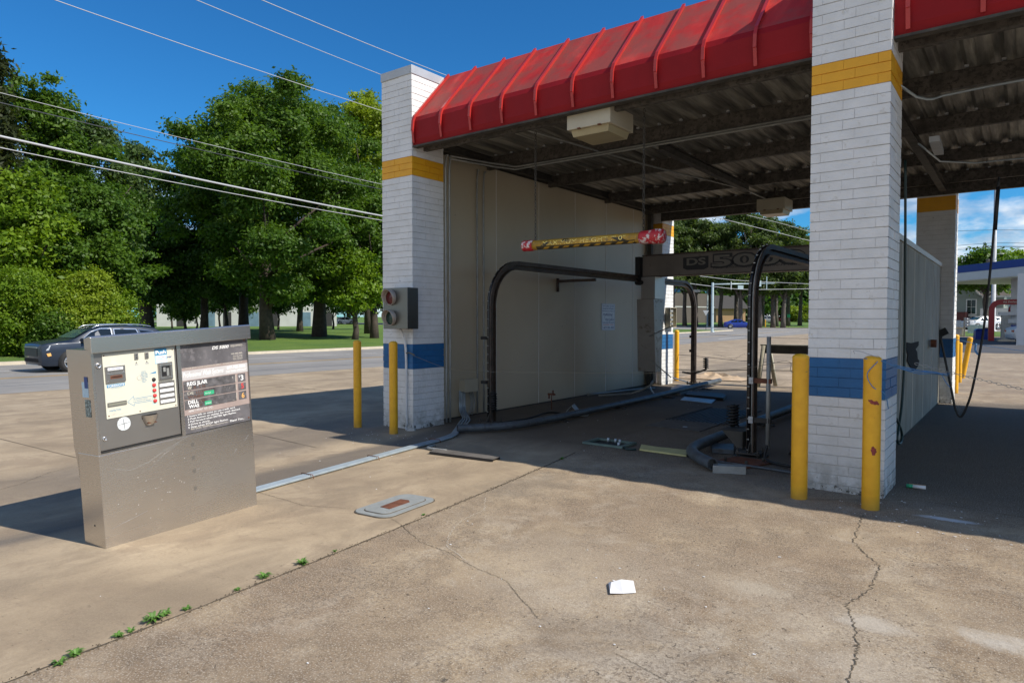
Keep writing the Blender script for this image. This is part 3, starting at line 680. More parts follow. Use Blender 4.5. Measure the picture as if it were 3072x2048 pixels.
# button strip
mb = MB()
for a, b in (((.392, .894), (.430, .897)), ((.392, 1.044), (.430, 1.047)), ((.392, .897), (.394, 1.044)), ((.428, .897), (.430, 1.044))): mb.box((a[0], .0052, a[1]), (b[0], .0059, b[1]))
mb.build('button_frame', M['pale_blue'], pn, local=True); kb('button_backing', (.3945, .0054, .8975), (.4275, .0059, 1.0435), paint('pale_green', (.50, .62, .50), .5, .05), pn)
mb = MB(); ap = [(.392, .955), (.262, .955), (.262, .973), (.218, .938), (.262, .905), (.262, .921), (.392, .921)]
for (a, b), (c_, d_) in zip(ap[:-1], ap[1:]):
    L = math.hypot(c_-a, d_-b); nx_, nz_ = -(d_-b)/L*.0012, (c_-a)/L*.0012
    mb.add([(a-nx_, .0052, b-nz_), (c_-nx_, .0052, d_-nz_), (c_+nx_, .0052, d_+nz_), (a+nx_, .0052, b+nz_)], [(0, 1, 2, 3)])
mb.build('arrow_mark', M['blue_ink'], pn, local=True)
kt('lettering', 'To Purchase Tokens', .258, .942, .10, .007, M['blue_ink'], yp, pn); kt('lettering', 'Push Button For Receipt', .258, .929, .125, .007, M['blue_ink'], yp, pn)
kd('push_button', pn, (.413, .006, 1.066), [(0, .010), (.010, .010), (.012, .007), (.014, .002), (.014, 0)], M['ink'])
for z in (1.028, .991, .954, .917): kd('push_button', pn, (.411, .0052, z), [(0, .010), (.010, .010), (.0125, .007), (.0135, 0)], M['button_red'])
lb = kb('label_holder', (.444, .001, .884), (.564, .006, 1.044), M['ss_dark'], pn)
for i, s in enumerate(('REGULAR WASH', 'DELUXE WASH', 'DELUXE PLUS', 'ULTIMATE')):
    z = 1.018-.0385*i; kb('label_strip', (.450, -.0002, z-.0105), (.556, .0008, z+.0105), M['white_flat'], lb); kt('lettering', s, .458, z-.004, .07, .006, M['tan_ink'], -.0002, lb)
sl = kb('receipt_slot', (.083, .001, .926), (.210, .006, .954), M['ss_dark'], pn); kb('slot_mouth', (.088, .0002, .932), (.205, .0009, .948), paint('slot_inside', (.20, .20, .16), .6), sl)
kt('lettering', 'HAMILTON', .095, .893, .075, .012, M['blue_ink'], yp, pn); mb = MB(); mb.box((.10, .0052, .868), (.19, .0059, .880)); mb.build('stain', M['tan_ink'], pn, local=True)
mb = MB(); mb.poly([(.100+.02, .0052, 1.200), (.165, .0052, 1.200), (.158, .0052, 1.245), (.128, .0052, 1.245)], (0, .0006, 0)); mb.build('faint_diagram', paint('faint_ink', (.60, .62, .54), .5, .1), pn, local=True)
kt('lettering', 'INSERT BILLS FACE UP', .092, 1.258, .09, .006, M['tan_ink'], yp, pn)
for x, z in ((.084, 1.266), (.567, 1.262), (.566, .859), (.088, .866), (.300, .862)): kd('screw', pn, (x, .006, z), [(0, .002), (.004, .002), (.005, 0)], M['rust'], 8)
# coin return cup
mb = MB(); nC = 12; vs = []
for j, (w, z, d) in enumerate(((.058, .828, .052), (.048, .795, .045), (.034, .765, .03), (.022, .752, .012))):
    for i in range(nC+1): a = math.pi*i/nC; vs.append((.367-w*math.cos(a), .012-d*math.sin(a), z))
mb.add(vs, [(j*(nC+1)+i, j*(nC+1)+i+1, (j+1)*(nC+1)+i+1, (j+1)*(nC+1)+i) for j in range(3) for i in range(nC)], 0, True)
mb.build('coin_return_cup', M['ss'], door, local=True)
kb('cup_opening', (.312, .0108, .802), (.422, .0119, .830), M['ink'], door); kb('cup_floor', (.335, -.02, .770), (.40, .0118, .775), M['rust'], door)
# torn white sticker in pieces
mb = MB(); cx, cz = .186, .797
outer = [(cx+.047*math.cos(a+.1), cz+.047*math.sin(a+.1)) for a in [i*math.pi/6 for i in range(12)]]
for i in range(0, 12, 3):
    q = [(cx+.002*math.cos((i+1.5)*math.pi/6), cz+.002*math.sin((i+1.5)*math.pi/6))]+[outer[(i+j) % 12] for j in range(4)]
    m_ = (sum(p[0] for p in q)/5, sum(p[1] for p in q)/5)
    q = [(m_[0]+(p[0]-m_[0])*.955, m_[1]+(p[1]-m_[1])*.955) for p in q]; mb.poly([(p[0], .0108, p[1]) for p in q], (0, .001, 0))
mb.build('torn_sticker', paint('peeling_white_sticker', (.66, .70, .72), .4, .1, 30), door, local=True)
# price board
sg = kb('price_board', (.629, .010, .632), (1.205, .027, 1.293), M['sign_dark'], K, .001)
ys = .010
kb('pale_field', (.631, .0085, .768), (1.204, .0098, 1.118), M['sign_pale'], sg); kb('glare_film', (.631, .0078, 1.026), (1.204, .0084, 1.096), paint('bleached_strip', (.50, .48, .48), .3, .12, 5, bump=0), sg)
kt('lettering', 'DS 5000', .893, 1.231, .150, .023, M['white_flat'], ys, sg, .3, .02); kt('lettering', 'EQUIPPED....', 1.062, 1.236, .128, .014, M['tan_ink'], ys, sg)
kt('lettering', 'NO..NO..NO..', 1.060, 1.176, .110, .010, M['tan_ink'], ys, sg, 0, .02)
for i, s in enumerate(('TRUCKS OVER', 'FULL SIZE OR', 'DUAL WHEELS')): kt('lettering', s, 1.075, 1.158-i*.013, .09, .008, M['tan_ink'], ys, sg)
kt('lettering', 'YOUR SPOT CLEAR DISCOUNTS APPLY   MAXIMUM HEIGHT 7\' 0"', .66, 1.106, .50, .010, M['tan_ink'], .0078, sg)
kt('lettering', 'Professional Wash Systems', .636, 1.048, .345, .036, M['white_flat'], .0078, sg, .35, .005); kt('lettering', '877-785-3806', 1.012, 1.066, .172, .021, M['white_flat'], .0078, sg, 0, .03); kt('lettering', 'CAR WASH SPECIALIST', 1.000, 1.040, .198, .015, M['white_flat'], .0078, sg, 0, .02)
for i, (zt, zb) in enumerate(((1.019, .951), (.944, .885), (.878, .810))):
    b_ = kb('price_row', (.636, .0066, zb), (1.082, .0077, zt), M['sign_scratch'], sg)
    pb = kb('price_tile', (1.106, .0066, zb+.002), (1.178, .0077, zt-.002), M['sign_dark'], sg)
    kt('lettering', '356'[i], 1.132, zb+.014, .026, .040, M[('white_flat', 'button_red', 'orange_ink')[i]], .0066, pb, 0, .02)
    if i == 0: kt('lettering', '$', 1.114, zb+.038, .012, .018, M['white_flat'], .0066, pb)
    kb('worn_patch', (.90+.05*i, .0060, zb+.004), (1.075, .0065, zt-.004), M['sign_scratch'], b_)
    kb('white_tick', (1.084, .0065, zb+.01), (1.088, .0077, zt-.006), M['tan_ink'], b_)
    if i == 0: kt('lettering', 'REG JLAR', .664, .985, .170, .026, M['white_flat'], .0066, b_, 0, .03); kt('lettering', 'W', .668, .956, .034, .022, M['tan_ink'], .0066, b_, 0, .02); kt('lettering', 'A  S H', .712, .956, .10, .022, M['rust'], .0066, b_)
    if i == 1: kt('lettering', 'DE', .664, .918, .05, .020, M['tan_ink'], .0066, b_); kt('lettering', 'LUXE', .735, .918, .08, .020, M['rust'], .0066, b_); kt('lettering', 'WASH', .664, .889, .12, .020, M['rust'], .0066, b_)
    if i == 2: kt('lettering', 'DELL', .664, .850, .085, .024, M['white_flat'], .0066, b_, 0, .03); kt('lettering', 'WAS', .668, .818, .085, .024, M['white_flat'], .0066, b_, 0, .03); kt('lettering', 'UXE', .753, .850, .05, .022, M['rust'], .0066, b_); kt('lettering', 'H', .757, .818, .02, .024, M['rust'], .0066, b_)
    if i: gr = kb('green_sticker', (.800, .0054, zb+.010), (.800+(.085 if i == 1 else .058), .0059, zb+.040), M['green_ink'], b_); kt('lettering', ('WITH FOAM', 'WAX')[i-1], .806, zb+.018, .05, .010, M['white_flat'], .0054, gr)
kt('lettering', "HERE'S WHAT YOU DO...", .664, .788, .21, .016, M['white_flat'], .0078, sg, .3)
for i, s in enumerate(('1 Insert bills or coins or use credit card.', '2 Push button on cashier for wash desired.', '3 Pull forward when ENTER light flashes.', '4 Drive in slowly.', '5 Stop when STOP light flashes.')):
    kt('lettering', s, .654, .753-.0205*i, (.415, .46, .42, .185, .345)[i], .0125, M['white_flat'], ys, sg, 0, .015)
kt('lettering', 'NO DUAL WHEELS', .675, .655, .17, .013, M['tan_ink'], ys, sg); kt('lettering', 'Thank You...', 1.010, .652, .135, .014, M['white_flat'], ys, sg, .3, .02); kb('rule_line', (.84, .0092, .656), (1.0, .0098, .658), M['tan_ink'], sg)
for x, z in ((1.188, 1.277), (1.190, .655)): kd('screw', sg, (x, .010, z), [(0, .003), (.006, .003), (.007, 0)], M['rust'], 8)
# side stickers and rubbed marks
sd = MB(); sd.box((-.0012, .060, 1.00), (-.0002, .130, 1.10)); s1 = sd.build('card_sticker', M['pale_blue'], K, local=True)
sd = MB(); sd.box((-.0024, .060, 1.060), (-.0014, .098, 1.135)); sd.build('blue_sticker', M['navy_ink'], K, local=True)
sd = MB(); sd.box((-.0012, .045, .87), (-.0002, .110, .985)); sd.build('faded_sticker', paint('faded_dark_sticker', (.10, .14, .14), .4, .5, 30, dirt=(.4, .5, .5), dcut=.5), K, local=True)
mb = MB()
for pts in ([(.07, .52), (.2, .475), (.33, .50), (.48, .565), (.64, .615)], [(.33, .45), (.45, .53), (.56, .58)], [(1.12, .47), (1.17, .52)], [(1.02, .40), (1.05, .43)], [(.05, .12), (.3, .165)], [(.7, .95-.6), (.72, .36)]):
    mb.tube([(x, -.0008, z) for x, z in pts], .0005, 4)
mb.build('scratches', M['cap'], K, local=True, kind='stuff')
rnd = random.Random(9); mb = MB()
for _ in range(22): x, z = rnd.gauss(.42, .14), rnd.gauss(.28, .12); mb.box((x-.002, -.0007, z-.0015), (x+.002, -.0001, z+.0015))
mb.build('spatter', M['white_flat'], K, local=True, kind='stuff')
mb = MB()
for z in (.55, .45, .35, .22): mb.box((.66, -.0006, z-.014), (.685, -.0001, z+.014))
mb.build('adhesive_residue', M['ss_dark'], K, local=True)
mb = MB(); mb.lathe((-.0006, .11, .14), (-1, 0, 0), [(0, .0004), (.007, .0004), (.007, 0)], 12); mb.build('side_hole', M['ink'], K, local=True)

# conduits from the pay station to the bay
def conduit(dx, label):
    a = Vector((-5.285+dx, 3.05, .02)); b = Vector((-5.80+dx*.9, 6.3, .02))
    pts = [a, a.lerp(b, .3), a.lerp(b, .7), b, (-6.05+dx, 6.75, .025), (-6.45+dx, 7.35+dx, .03), (-6.62+dx*.4, 7.58+dx, .05), (-6.88, 7.80+dx*1.3, .12), (-6.905, 7.82+dx*1.3, .42)]
    o = pipe('conduit_pipe', pts, .0135, M['galv'], None, 8, 4)
    tag(o, label, 'conduit', 'grey conduits on the ground')
conduit(.045, 'grey conduit on the ground, nearest of four running from pay station to bay')
conduit(.015, 'grey conduit on the ground, second nearest of the four beside the pay station')
conduit(-.015, 'grey conduit on the ground, third nearest of the four beside the pay station')
conduit(-.045, 'grey conduit on the ground, farthest of four running from pay station to bay')
cl = thing('conduit_clamp', 'small rusty clamp over the conduits near their middle', 'clamp', (-5.53, 4.6, 0))
for y, lab in ((3.9, 'rusty clamp over the conduits nearest the pay station'), (4.85, 'rusty clamp over the conduits halfway to the bay'), (6.0, 'rusty clamp over the conduits closest to the brick pier')):
    t_ = (y-3.05)/3.25; xc = -5.285-.515*t_
    mb = MB(); mb.tube([(xc-.095, y, .004), (xc-.08, y, .038), (xc+.08, y+.01, .038), (xc+.095, y+.01, .004)], .004, 6); o = mb.build('conduit_clamp', M['rust']); tag(o, lab, 'clamp', 'clamps over the conduits')
bpy.data.objects.remove(cl)
# pull box cover in the slab
PB = thing('pull_box', 'grey oval concrete pull box cover with rusty plate set in the slab', 'pull box', (-4.02, 3.74, 0), (0, 0, R(6)))
def rrect(w, h, r, n=6):
    return [(sx_*(w/2-r)+r*math.cos(a), sy_*(h/2-r)+r*math.sin(a)) for sx_, sy_, a0 in ((1, 1, 0), (-1, 1, 90), (-1, -1, 180), (1, -1, 270)) for a in [R(a0+90*i/n) for i in range(n+1)]]
def rslab(name, w, h, r, z0, z1, mat, par): mb = MB(); mb.poly([(x, y, z0) for x, y in rrect(w, h, r)], (0, 0, z1-z0)); return mb.build(name, mat, par, local=True)
M['pbox'] = paint('pull_box_concrete', (.25, .265, .26), .85, .12, 12, bump=.3, dirt=(.2, .18, .15))
rslab('dark_edge', .385, .665, .10, -.01, .005, M['crack'], PB); rslab('collar', .37, .65, .10, -.01, .010, M['pbox'], PB); rslab('lid_gap', .265, .535, .07, 0, .0125, M['crack'], PB); ld = rslab('lid', .25, .52, .065, 0, .016, M['pbox'], PB)
mb = MB(); mb.poly([(-.05, -.13, .016), (.055, -.14, .016), (.06, .10, .016), (.02, .14, .016), (-.06, .13, .016)], (0, 0, .003)); mb.build('rusty_plate', M['rust'], ld, local=True)

# ================================================================ BOLLARDS
def bollard(x, y, h, r, label, lean=(0, 0), grp='yellow bollards beside the front piers', first=[None]):
    b = thing('bollard', label, 'bollard', (x, y, gz(x, y)), (lean[0], lean[1], random.random()*6), grp)
    mb = MB(); mb.lathe((0, 0, 0), (0, 0, 1), [(r*.99, -.05), (r, .02), (r, h-.03)], 28); mb.build('post', M['bollard'], b, local=True)
    mb = MB(); mb.lathe((0, 0, 0), (0, 0, 1), [(r*1.012, h-.03), (r*1.02, h-.022), (r*.93, h-.006), (r*.6, h+.008), (0.001, h+.012)], 28); mb.build('domed_cap', M['bollard'], b, local=True)
    return b
bollard(-7.43, 6.2, 1.215, .056, 'yellow bollard left of the left brick pier, farthest left of all')
bollard(-6.633, 6.14, 1.215, .057, 'yellow bollard in front of the left brick pier below the signal light')
bollard(-1.484, 5.97, 1.21, .066, 'yellow bollard at the left corner of the right brick pier')
b4 = bollard(-.945, 5.976, 1.21, .066, 'yellow bollard with red chipped patches in front of the right brick pier')
b4.rotation_euler = (0, 0, 0); MW[b4.name] = Matrix.Translation(b4.location)
def chip(zc, w, h, seed, ang0=-1.7):
    rnd = random.Random(seed); mb = MB(); r = .0668; n = 22; ring = []
    for i in range(n):
        a = 2*math.pi*i/n; k_ = rnd.uniform(.65, 1.15); ring.append((ang0+w*k_*math.cos(a)/r, zc+h*k_*math.sin(a)))
    vs = [(r*math.cos(ang0), r*math.sin(ang0), zc)]
    for f in (.5, 1): vs += [(r*math.cos(ang0+(a-ang0)*f), r*math.sin(ang0+(a-ang0)*f), zc+(z-zc)*f) for a, z in ring]
    mb.add(vs, [(0, 1+i, 1+(i+1) % n) for i in range(n)]+[(1+i, 1+n+i, 1+n+(i+1) % n, 1+(i+1) % n) for i in range(n)]); mb.build('chipped_paint', M['bollard_chip'], b4, local=True)
chip(.855, .034, .017, 3, -1.15); chip(.868, .018, .010, 5, -1.6); chip(.845, .015, .010, 8, -.75); chip(.475, .026, .034, 4, -1.15)
bollard(-6.86, 15.82, 1.25, .057, 'yellow bollard behind the bay by the sunlit far left pier', grp='yellow bollards behind the bays')
bollard(-1.215, 19.49, .96, .060, 'upright yellow bollard seen through the right bay, middle of three', grp='yellow bollards behind the bays')
bt_ = bollard(-1.238, 21.0, 1.07, .062, 'tilted yellow bollard leaning right, seen through the right bay', grp='yellow bollards behind the bays'); bt_.rotation_euler = (0, R(8.5), 0)
bollard(-1.10, 16.6, 1.2, .06, 'yellow bollard mostly hidden behind the far right pier', grp='yellow bollards behind the bays')

# ================================================================ THE WASH MACHINE
G = thing('wash_gantry', 'dark overhead wash gantry on two arched rails with a hanging steel arm', 'wash machine', (-4.2, 11, 0))
def rail(x, name='arched_rail'):
    pts = []; r = .62; zt = 2.33
    pts += [(x, 7.45, .03), (x, 7.45, .6), (x, 7.45, 1.2)]
    for i in range(0, 9): a = R(90*i/8); pts.append((x, 7.45+r-r*math.cos(a), zt-r+r*math.sin(a)))
    pts += [(x, 10, zt), (x, 12.5, zt), (x, 14.2, zt)]
    for i in range(0, 9): a = R(90*i/8); pts.append((x, 14.28+r*math.sin(a), zt-r+r*math.cos(a)))
    pts += [(x, 14.9, 1.0), (x, 14.9, .03)]
    def off(k_, dx):          # offset curve inside/outside the arch plane
        out = []
        P = [Vector(p) for p in pts]
        for i, p in enumerate(P):
            T = (P[min(i+1, len(P)-1)]-P[max(i-1, 0)]).normalized(); N = Vector((1, 0, 0)).cross(T); out.append(p+N*k_+Vector((dx, 0, 0)))
        return out
    def strip(mb, k0, k1, x0, x1):
        a, b, c_, d = off(k0, x0), off(k0, x1), off(k1, x1), off(k1, x0); n = len(a)
        vs = [q for i in range(n) for q in (a[i], b[i], c_[i], d[i])]
        fs = [(4*i+j, 4*i+(j+1) % 4, 4*i+4+(j+1) % 4, 4*i+4+j) for i in range(n-1) for j in range(4)]+[(3, 2, 1, 0), tuple(4*n-4+j for j in range(4))]
        mb.add(vs, fs)
    mb = MB(); strip(mb, -.008, .008, -.045, .045); strip(mb, -.075, -.062, -.045, .045); strip(mb, -.062, -.008, -.006, .006); strip(mb, .008, .05, .030, .045)
    P = off(.052, -.012)
    for i in range(len(P)-1):
        a, b = P[i], P[i+1]; m_ = max(1, int((b-a).length/.11))
        for j in range(m_): q = a.lerp(b, (j+.5)/m_); mb.bbox(q, (.022, .010, .010), (0, 0, 0), 1)
    rl = mb.build(name, [M['rail'], M['galv_dull']], G)
    mb = MB(); mb.tube(off(.03, -.012), .020, 8); mb.build('hose_line', M['black_gloss'], rl)
    mb = MB(); mb.tube(off(.028, .022), .011, 6); mb.build('steel_line', M['galv_dull'], rl)
    for y in (7.45, 14.9):
        f = MB(); f.box((x-.13, y-.12, .045), (x+.13, y+.12, .06)); f.box((x-.16, y-.14, .005), (x+.16, y+.14, .018))
        for dx, dy in ((-.11, -.1), (.11, -.1), (-.11, .1), (.11, .1)): f.cyl((x+dx, y+dy, .0), (x+dx, y+dy, .10), .010, 8); f.lathe((x+dx, y+dy, .06), (0, 0, 1), [(0, 0), (.018, 0), (.018, .014), (0, .014)], 6)
        f.build('base_plate', M['steel_dark'], rl)
        for s_ in (-1, 1):
            g_ = MB(); g_.poly([(x, y+s_*.02, .06), (x, y+s_*.11, .06), (x, y+s_*.02, .2)], (.008, 0, 0)); g_.build('gusset', M['steel_dark'], rl)
    return rl
M['rail'] = paint('rail_steel', (.085, .065, .052), .5, .35, 9, metal=.5, bump=.2, dirt=(.10, .035, .02), dcut=.56)
rL = rail(-6.04); rR = rail(-2.364)
def spring(name, x, y, z0, r, turns, pitch_, wr, par, mat):
    pts = [(x+r*math.cos(a), y+r*math.sin(a), z0+pitch_*a/(2*math.pi)) for a in [i*math.pi/5 for i in range(int(turns*10)+1)]]
    mb = MB(); mb.tube(pts, wr, 6); mb.cyl((x, y, z0-.01), (x, y, z0+pitch_*turns+.01), r*.45, 10); return mb.build(name, mat, par)
spring('coil_spring', -5.96, 7.40, .22, .055, 8, .034, .010, rL, M['black'])
spring('coil_spring', -2.62, 7.62, .30, .065, 7, .034, .011, rR, M['black'])
mb = MB(); mb.poly([(-2.50, 7.40, .10), (-2.44, 7.40, .10), (-2.44, 7.40, .27), (-2.66, 7.40, .27)], (0, .006, 0)); mb.box((-2.70, 7.40, .27), (-2.43, 7.80, .276)); mb.box((-2.44, 7.406, .10), (-2.434, 7.78, .27)); mb.build('spring_bracket', M['steel_dark'], rR)
for z in (1.25, .62):
    mb = MB(); mb.bbox((-5.98-.13, 7.40, z), (.10, .05, .045)); mb.build('clamp', M['black'], rL)
mb = MB(); mb.tube([(-2.13, 7.28, .16), (-2.13, 7.28, 1.33)], .022, 10); mb.build('spray_pipe', M['galv_dull'], rR)
mb = MB(); mb.tube(bez([(-2.13, 7.28, .2), (-2.13, 7.2, .06), (-1.95, 7.1, .03), (-1.6, 7.1, .03)], 5), .014, 8); mb.build('spray_hose', M['black'], rR)
for z, c_ in ((.86, 'rust'), (.44, 'black')):
    mb = MB(); mb.box((-2.33, 7.26, z-.025), (-2.10, 7.31, z+.025)); mb.build('clamp_arm', M[c_], rR)
    mb = MB(); mb.box((-2.325, 7.245, z-.035), (-2.28, 7.259, z+.035)); mb.cyl((-2.30, 7.245, z), (-2.30, 7.238, z), .01, 8); mb.build('clamp_plate', M['cap'], rR)
mb = MB(); mb.tube([(-6.90, 10.5, 2.03), (-6.90, 10.5, 2.28)], .028, 6); mb.box((-6.9, 10.48, 2.20), (-6.1, 10.53, 2.25)); mb.build('wall_bracket', M['rail'], rL)
# far back upright fittings
for z in (1.13, .80): mb = MB(); mb.box((-6.13, 14.84, z-.03), (-6.05, 14.88, z+.03)); mb.build('clamp', M['black'], rL)
mb = MB(); mb.tube(bez([(-6.3, 14.86, .30), (-6.05, 14.86, .28), (-5.8, 14.86, .36), (-5.72, 14.86, .40)], 5), .022, 8); mb.build('foot_arm', M['black'], rL)
spring('coil_spring', -5.74, 14.86, .42, .055, 5, .045, .012, rL, M['black'])
# beam
bm_ = MB(); bm_.box((-5.97, 12.1, 2.36), (-1.75, 12.24, 2.75)); beam = bm_.build('beam', M['beam'] if 'beam' in M else M.setdefault('beam', paint('tarnished_beam', (.20, .17, .145), .5, .2, 2, metal=.3, dirt=(.13, .10, .08), dcut=.6)), G, bevel=.006)
mb = MB(); mb.box((-5.97, 12.08, 2.751), (-1.75, 12.5, 2.775)); mb.box((-5.90, 12.36, 2.36), (-1.75, 12.5, 2.75)); mb.box((-5.97, 12.098, 2.345), (-1.75, 12.25, 2.358)); mb.build('beam_trim', M['rail'], beam)
XX, ZZ = (1, 0, 0), (0, 0, 1); og = (0, 12.099, 0)
text('lettering', 'DS', -5.06, 2.535, .37, .125, M['plate_dim'] if 'plate_dim' in M else M.setdefault('plate_dim', paint('dim_lettering', (.20, .18, .15), .5, .1)), beam, og, XX, ZZ, 0, .007, bold=.03)
mb = MB(); mb.poly([(-5.13, 12.0985, 2.68), (-5.13, 12.0985, 2.48), (-5.05, 12.0985, 2.445), (-4.72, 12.0985, 2.445), (-4.64, 12.0985, 2.48), (-4.64, 12.0985, 2.69)], (0, -.005, 0)); mb.build('shield_badge', M['ink'], beam)
text('lettering_outline', '5000', -4.60, 2.475, 1.66, .225, M['ink'], beam, og, XX, ZZ, 0, .004, bold=.075)
text('lettering', '5000', -4.575, 2.49, 1.62, .20, M['plate_dim'], beam, og, XX, ZZ, 0, .007, bold=.02)
text('script_lettering', 'The Ultimate Touchless Automatic', -4.55, 2.445, 1.9, .05, M['ink'], beam, og, XX, ZZ, .4, .009)
# hanging arm: front face dark, side face paler, tapering down
mb = MB(); a = [(-5.97, 12.05), (-5.68, 12.05), (-5.68, 12.50), (-5.97, 12.50)]; b = [(-5.97, 12.05), (-5.62, 12.05), (-5.62, 12.30), (-5.97, 12.30)]
def frust(mb, z0, A0, z1, A1): mb.add([(x, y, z0) for x, y in A0]+[(x, y, z1) for x, y in A1], [(3, 2, 1, 0), (4, 5, 6, 7), (0, 1, 5, 4), (1, 2, 6, 5), (2, 3, 7, 6), (3, 0, 4, 7)])
frust(mb, 1.92, a, 2.345, a)
up = mb.build('arm_shoulder', M['ss_dark'], G)
mb = MB(); frust(mb, .50, [(-6.04, 12.06), (-5.66, 12.06), (-5.66, 12.30), (-6.04, 12.30)], 1.915, [(-6.06, 12.04), (-5.70, 12.04), (-5.70, 12.52), (-6.06, 12.52)])
arm = mb.build('hanging_arm', M['arm'] if 'arm' in M else M.setdefault('arm', paint('dirty_stainless', (.33, .31, .285), .45, .15, 2, metal=.4, dirt=(.2, .17, .14), dcut=.55)), G, bevel=.004)
mb = MB()
for z in (1.87, 1.5, 1.25, .95, .6):
    for y in (12.12, 12.36-.12*(1.9-z)/1.4): mb.cyl((-5.70+.03*(1.9-z)/1.4-.01, y, z), (-5.69+.03*(1.9-z)/1.4+.004, y, z), .008, 6)
mb.build('rivets', M['ink'], arm)
mb = MB(); mb.box((-6.08, 12.0, 2.38), (-5.98, 12.3, 2.74)); mb.box((-6.09, 11.95, 2.30), (-5.99, 12.4, 2.38)); mb.cyl((-6.04, 12.0, 2.24), (-6.04, 12.2, 2.24), .05, 10); mb.cyl((-5.96, 12.02, 2.24), (-5.96, 12.06, 2.24), .04, 10); mb.build('carriage', M['black'], G)
mb = MB(); mb.tube([(-5.78, 12.02, 1.20), (-5.35, 12.15, 1.40)], .012, 6); mb.build('spray_lance', M['galv_dull'], arm)
mb = MB(); mb.tube([(-5.75, 12.02, .74), (-5.40, 12.2, .40)], .012, 6); mb.build('spray_lance', M['galv_dull'], arm)
pipe('supply_hose', [(-5.75, 12.2, .5), (-5.8, 12.2, .25), (-6.2, 12.1, .05), (-6.6, 11.5, .03)], .022, M['galv_dull'], arm, 8, 5)

# ================================================================ THINGS HUNG IN AND ON THE BAY
def chain(name, a, b, pitch_, r, mat, par, sag=0):
    a, b = Vector(a), Vector(b); n = int((b-a).length/pitch_); mb = MB()
    for i in range(n):
        t = (i+.5)/n; c_ = a.lerp(b, t)+Vector((0, 0, -sag*4*t*(1-t))); t2 = (i+1.5)/n
        T = (a.lerp(b, min(1, t2))+Vector((0, 0, -sag*4*t2*(1-t2))) - c_).normalized()
        N = T.cross(Vector((0, 1, 0)) if abs(T.y) < .9 else Vector((1, 0, 0))).normalized(); Bv = T.cross(N)
        if i % 2: N = Bv
        w = pitch_*.32; l = pitch_*.62
        pts = [c_+T*(l*math.cos(q))+N*(w*math.sin(q)) for q in [k_*math.pi/4 for k_ in range(9)]]
        mb.tube(pts, r, 5, cap=False)
    return mb.build(name, mat, par)
HB = thing('height_bar', 'yellow and black clearance bar reading maximum height with red chipped ends, hung on chains', 'clearance bar', (-4.15, 6.95, 2.44))
zl, zr = 2.445, 2.43; xa_, xb_ = -5.09, -3.165; yb_ = 6.95
def bx_(x): return Vector((x, yb_, zl+(zr-zl)*(x-xa_)/(xb_-xa_)))
AX = (bx_(xb_)-bx_(xa_)).normalized()
mb = MB(); mb.cyl(bx_(-4.93), bx_(-3.44), .060, 28); tube_ = mb.build('bar_tube', M['bar_yellow'], HB)
for x0, prof in ((-5.09, [(0, 0), (.055, 0), (.068, .008), (.070, .035), (.064, .05), (.068, .06), (.070, .10), (.066, .165), (0, .165)]), (-3.455, [(0, 0), (.066, .0), (.074, .03), (.076, .12), (.082, .15), (.084, .26), (.070, .285), (0, .29)])):
    mb = MB(); mb.lathe(bx_(x0), AX, prof, 28); mb.build('end_cap', M['chip'], HB)
def wraptext(s, x0, w, a0, h, mat, rr=.0612, bold=.02):      # lettering wrapped round the tube
    o = text('lettering', s, 0, 0, w, h, mat, None, (0, 0, 0), (1, 0, 0), (0, 0, 1), 0, 0, bold=bold)
    bm = bmesh.new(); bm.from_mesh(o.data); 
    for v in bm.verts:
        X, Zc = v.co.x, v.co.z; a = a0+Zc/rr; c_ = bx_(x0+X)
        v.co = c_+Vector((0, -math.cos(a)*rr, math.sin(a)*rr))
    bm.to_mesh(o.data); bm.free(); o.parent = HB; MW[o.name] = MW[HB.name].copy()
    inv = MW[HB.name].inverted()
    for v in o.data.vertices: v.co = inv @ v.co
    return o
wraptext('MAXIMUM HEIGHT 7\' 0"', -4.76, 1.14, -.26, .054, M['letter_y'] if 'letter_y' in M else M.setdefault('letter_y', paint('pale_yellow_lettering', (.95, .78, .22), .5, .05)), .0618, 0)
mb = MB()
def wpatch(mb, x0, x1, a0, a1, skew=0, rr=.0612, n=4):
    vs = []
    for i in range(n+1):
        a = a0+(a1-a0)*i/n; dx = skew*i/n
        for x in (x0+dx, x1+dx): c_ = bx_(x); vs.append(c_+Vector((0, -math.cos(a)*rr, math.sin(a)*rr)))
    mb.add(vs, [(2*i, 2*i+1, 2*i+3, 2*i+2) for i in range(n)])
wpatch(mb, -4.86, -3.50, -1.7, -.40, 0, .0606, 8)
for i in range(0): pass
blackband = mb.build('black_band', M['bar_black'] if 'bar_black' in M else M.setdefault('bar_black', paint('worn_black', (.05, .04, .02), .5, .4, 20, dirt=(.25, .17, .03), dcut=.62)), HB)
mb = MB()
for i in range(10): wpatch(mb, -4.78+.145*i, -4.705+.145*i, -1.2, -.62, .05)
mb.build('yellow_dashes', M['bar_yellow'], HB)
mb = MB(); wpatch(mb, -4.80, -4.72, -.55, .35, .07, .0609); wpatch(mb, -3.68, -3.56, -.75, .3, -.12, .0609); wpatch(mb, -4.49, -4.41, .25, .9, .03, .0609)
mb.build('black_marks', M['bar_black'], HB)
chain('hanging_chain', (-4.905, 6.95, 3.86), (-4.905, 6.95, 2.50), .042, .0045, M['steel_dark'], HB)
chain('hanging_chain', (-3.42, 6.95, 3.86), (-3.42, 6.95, 2.50), .042, .0045, M['steel_dark'], HB)
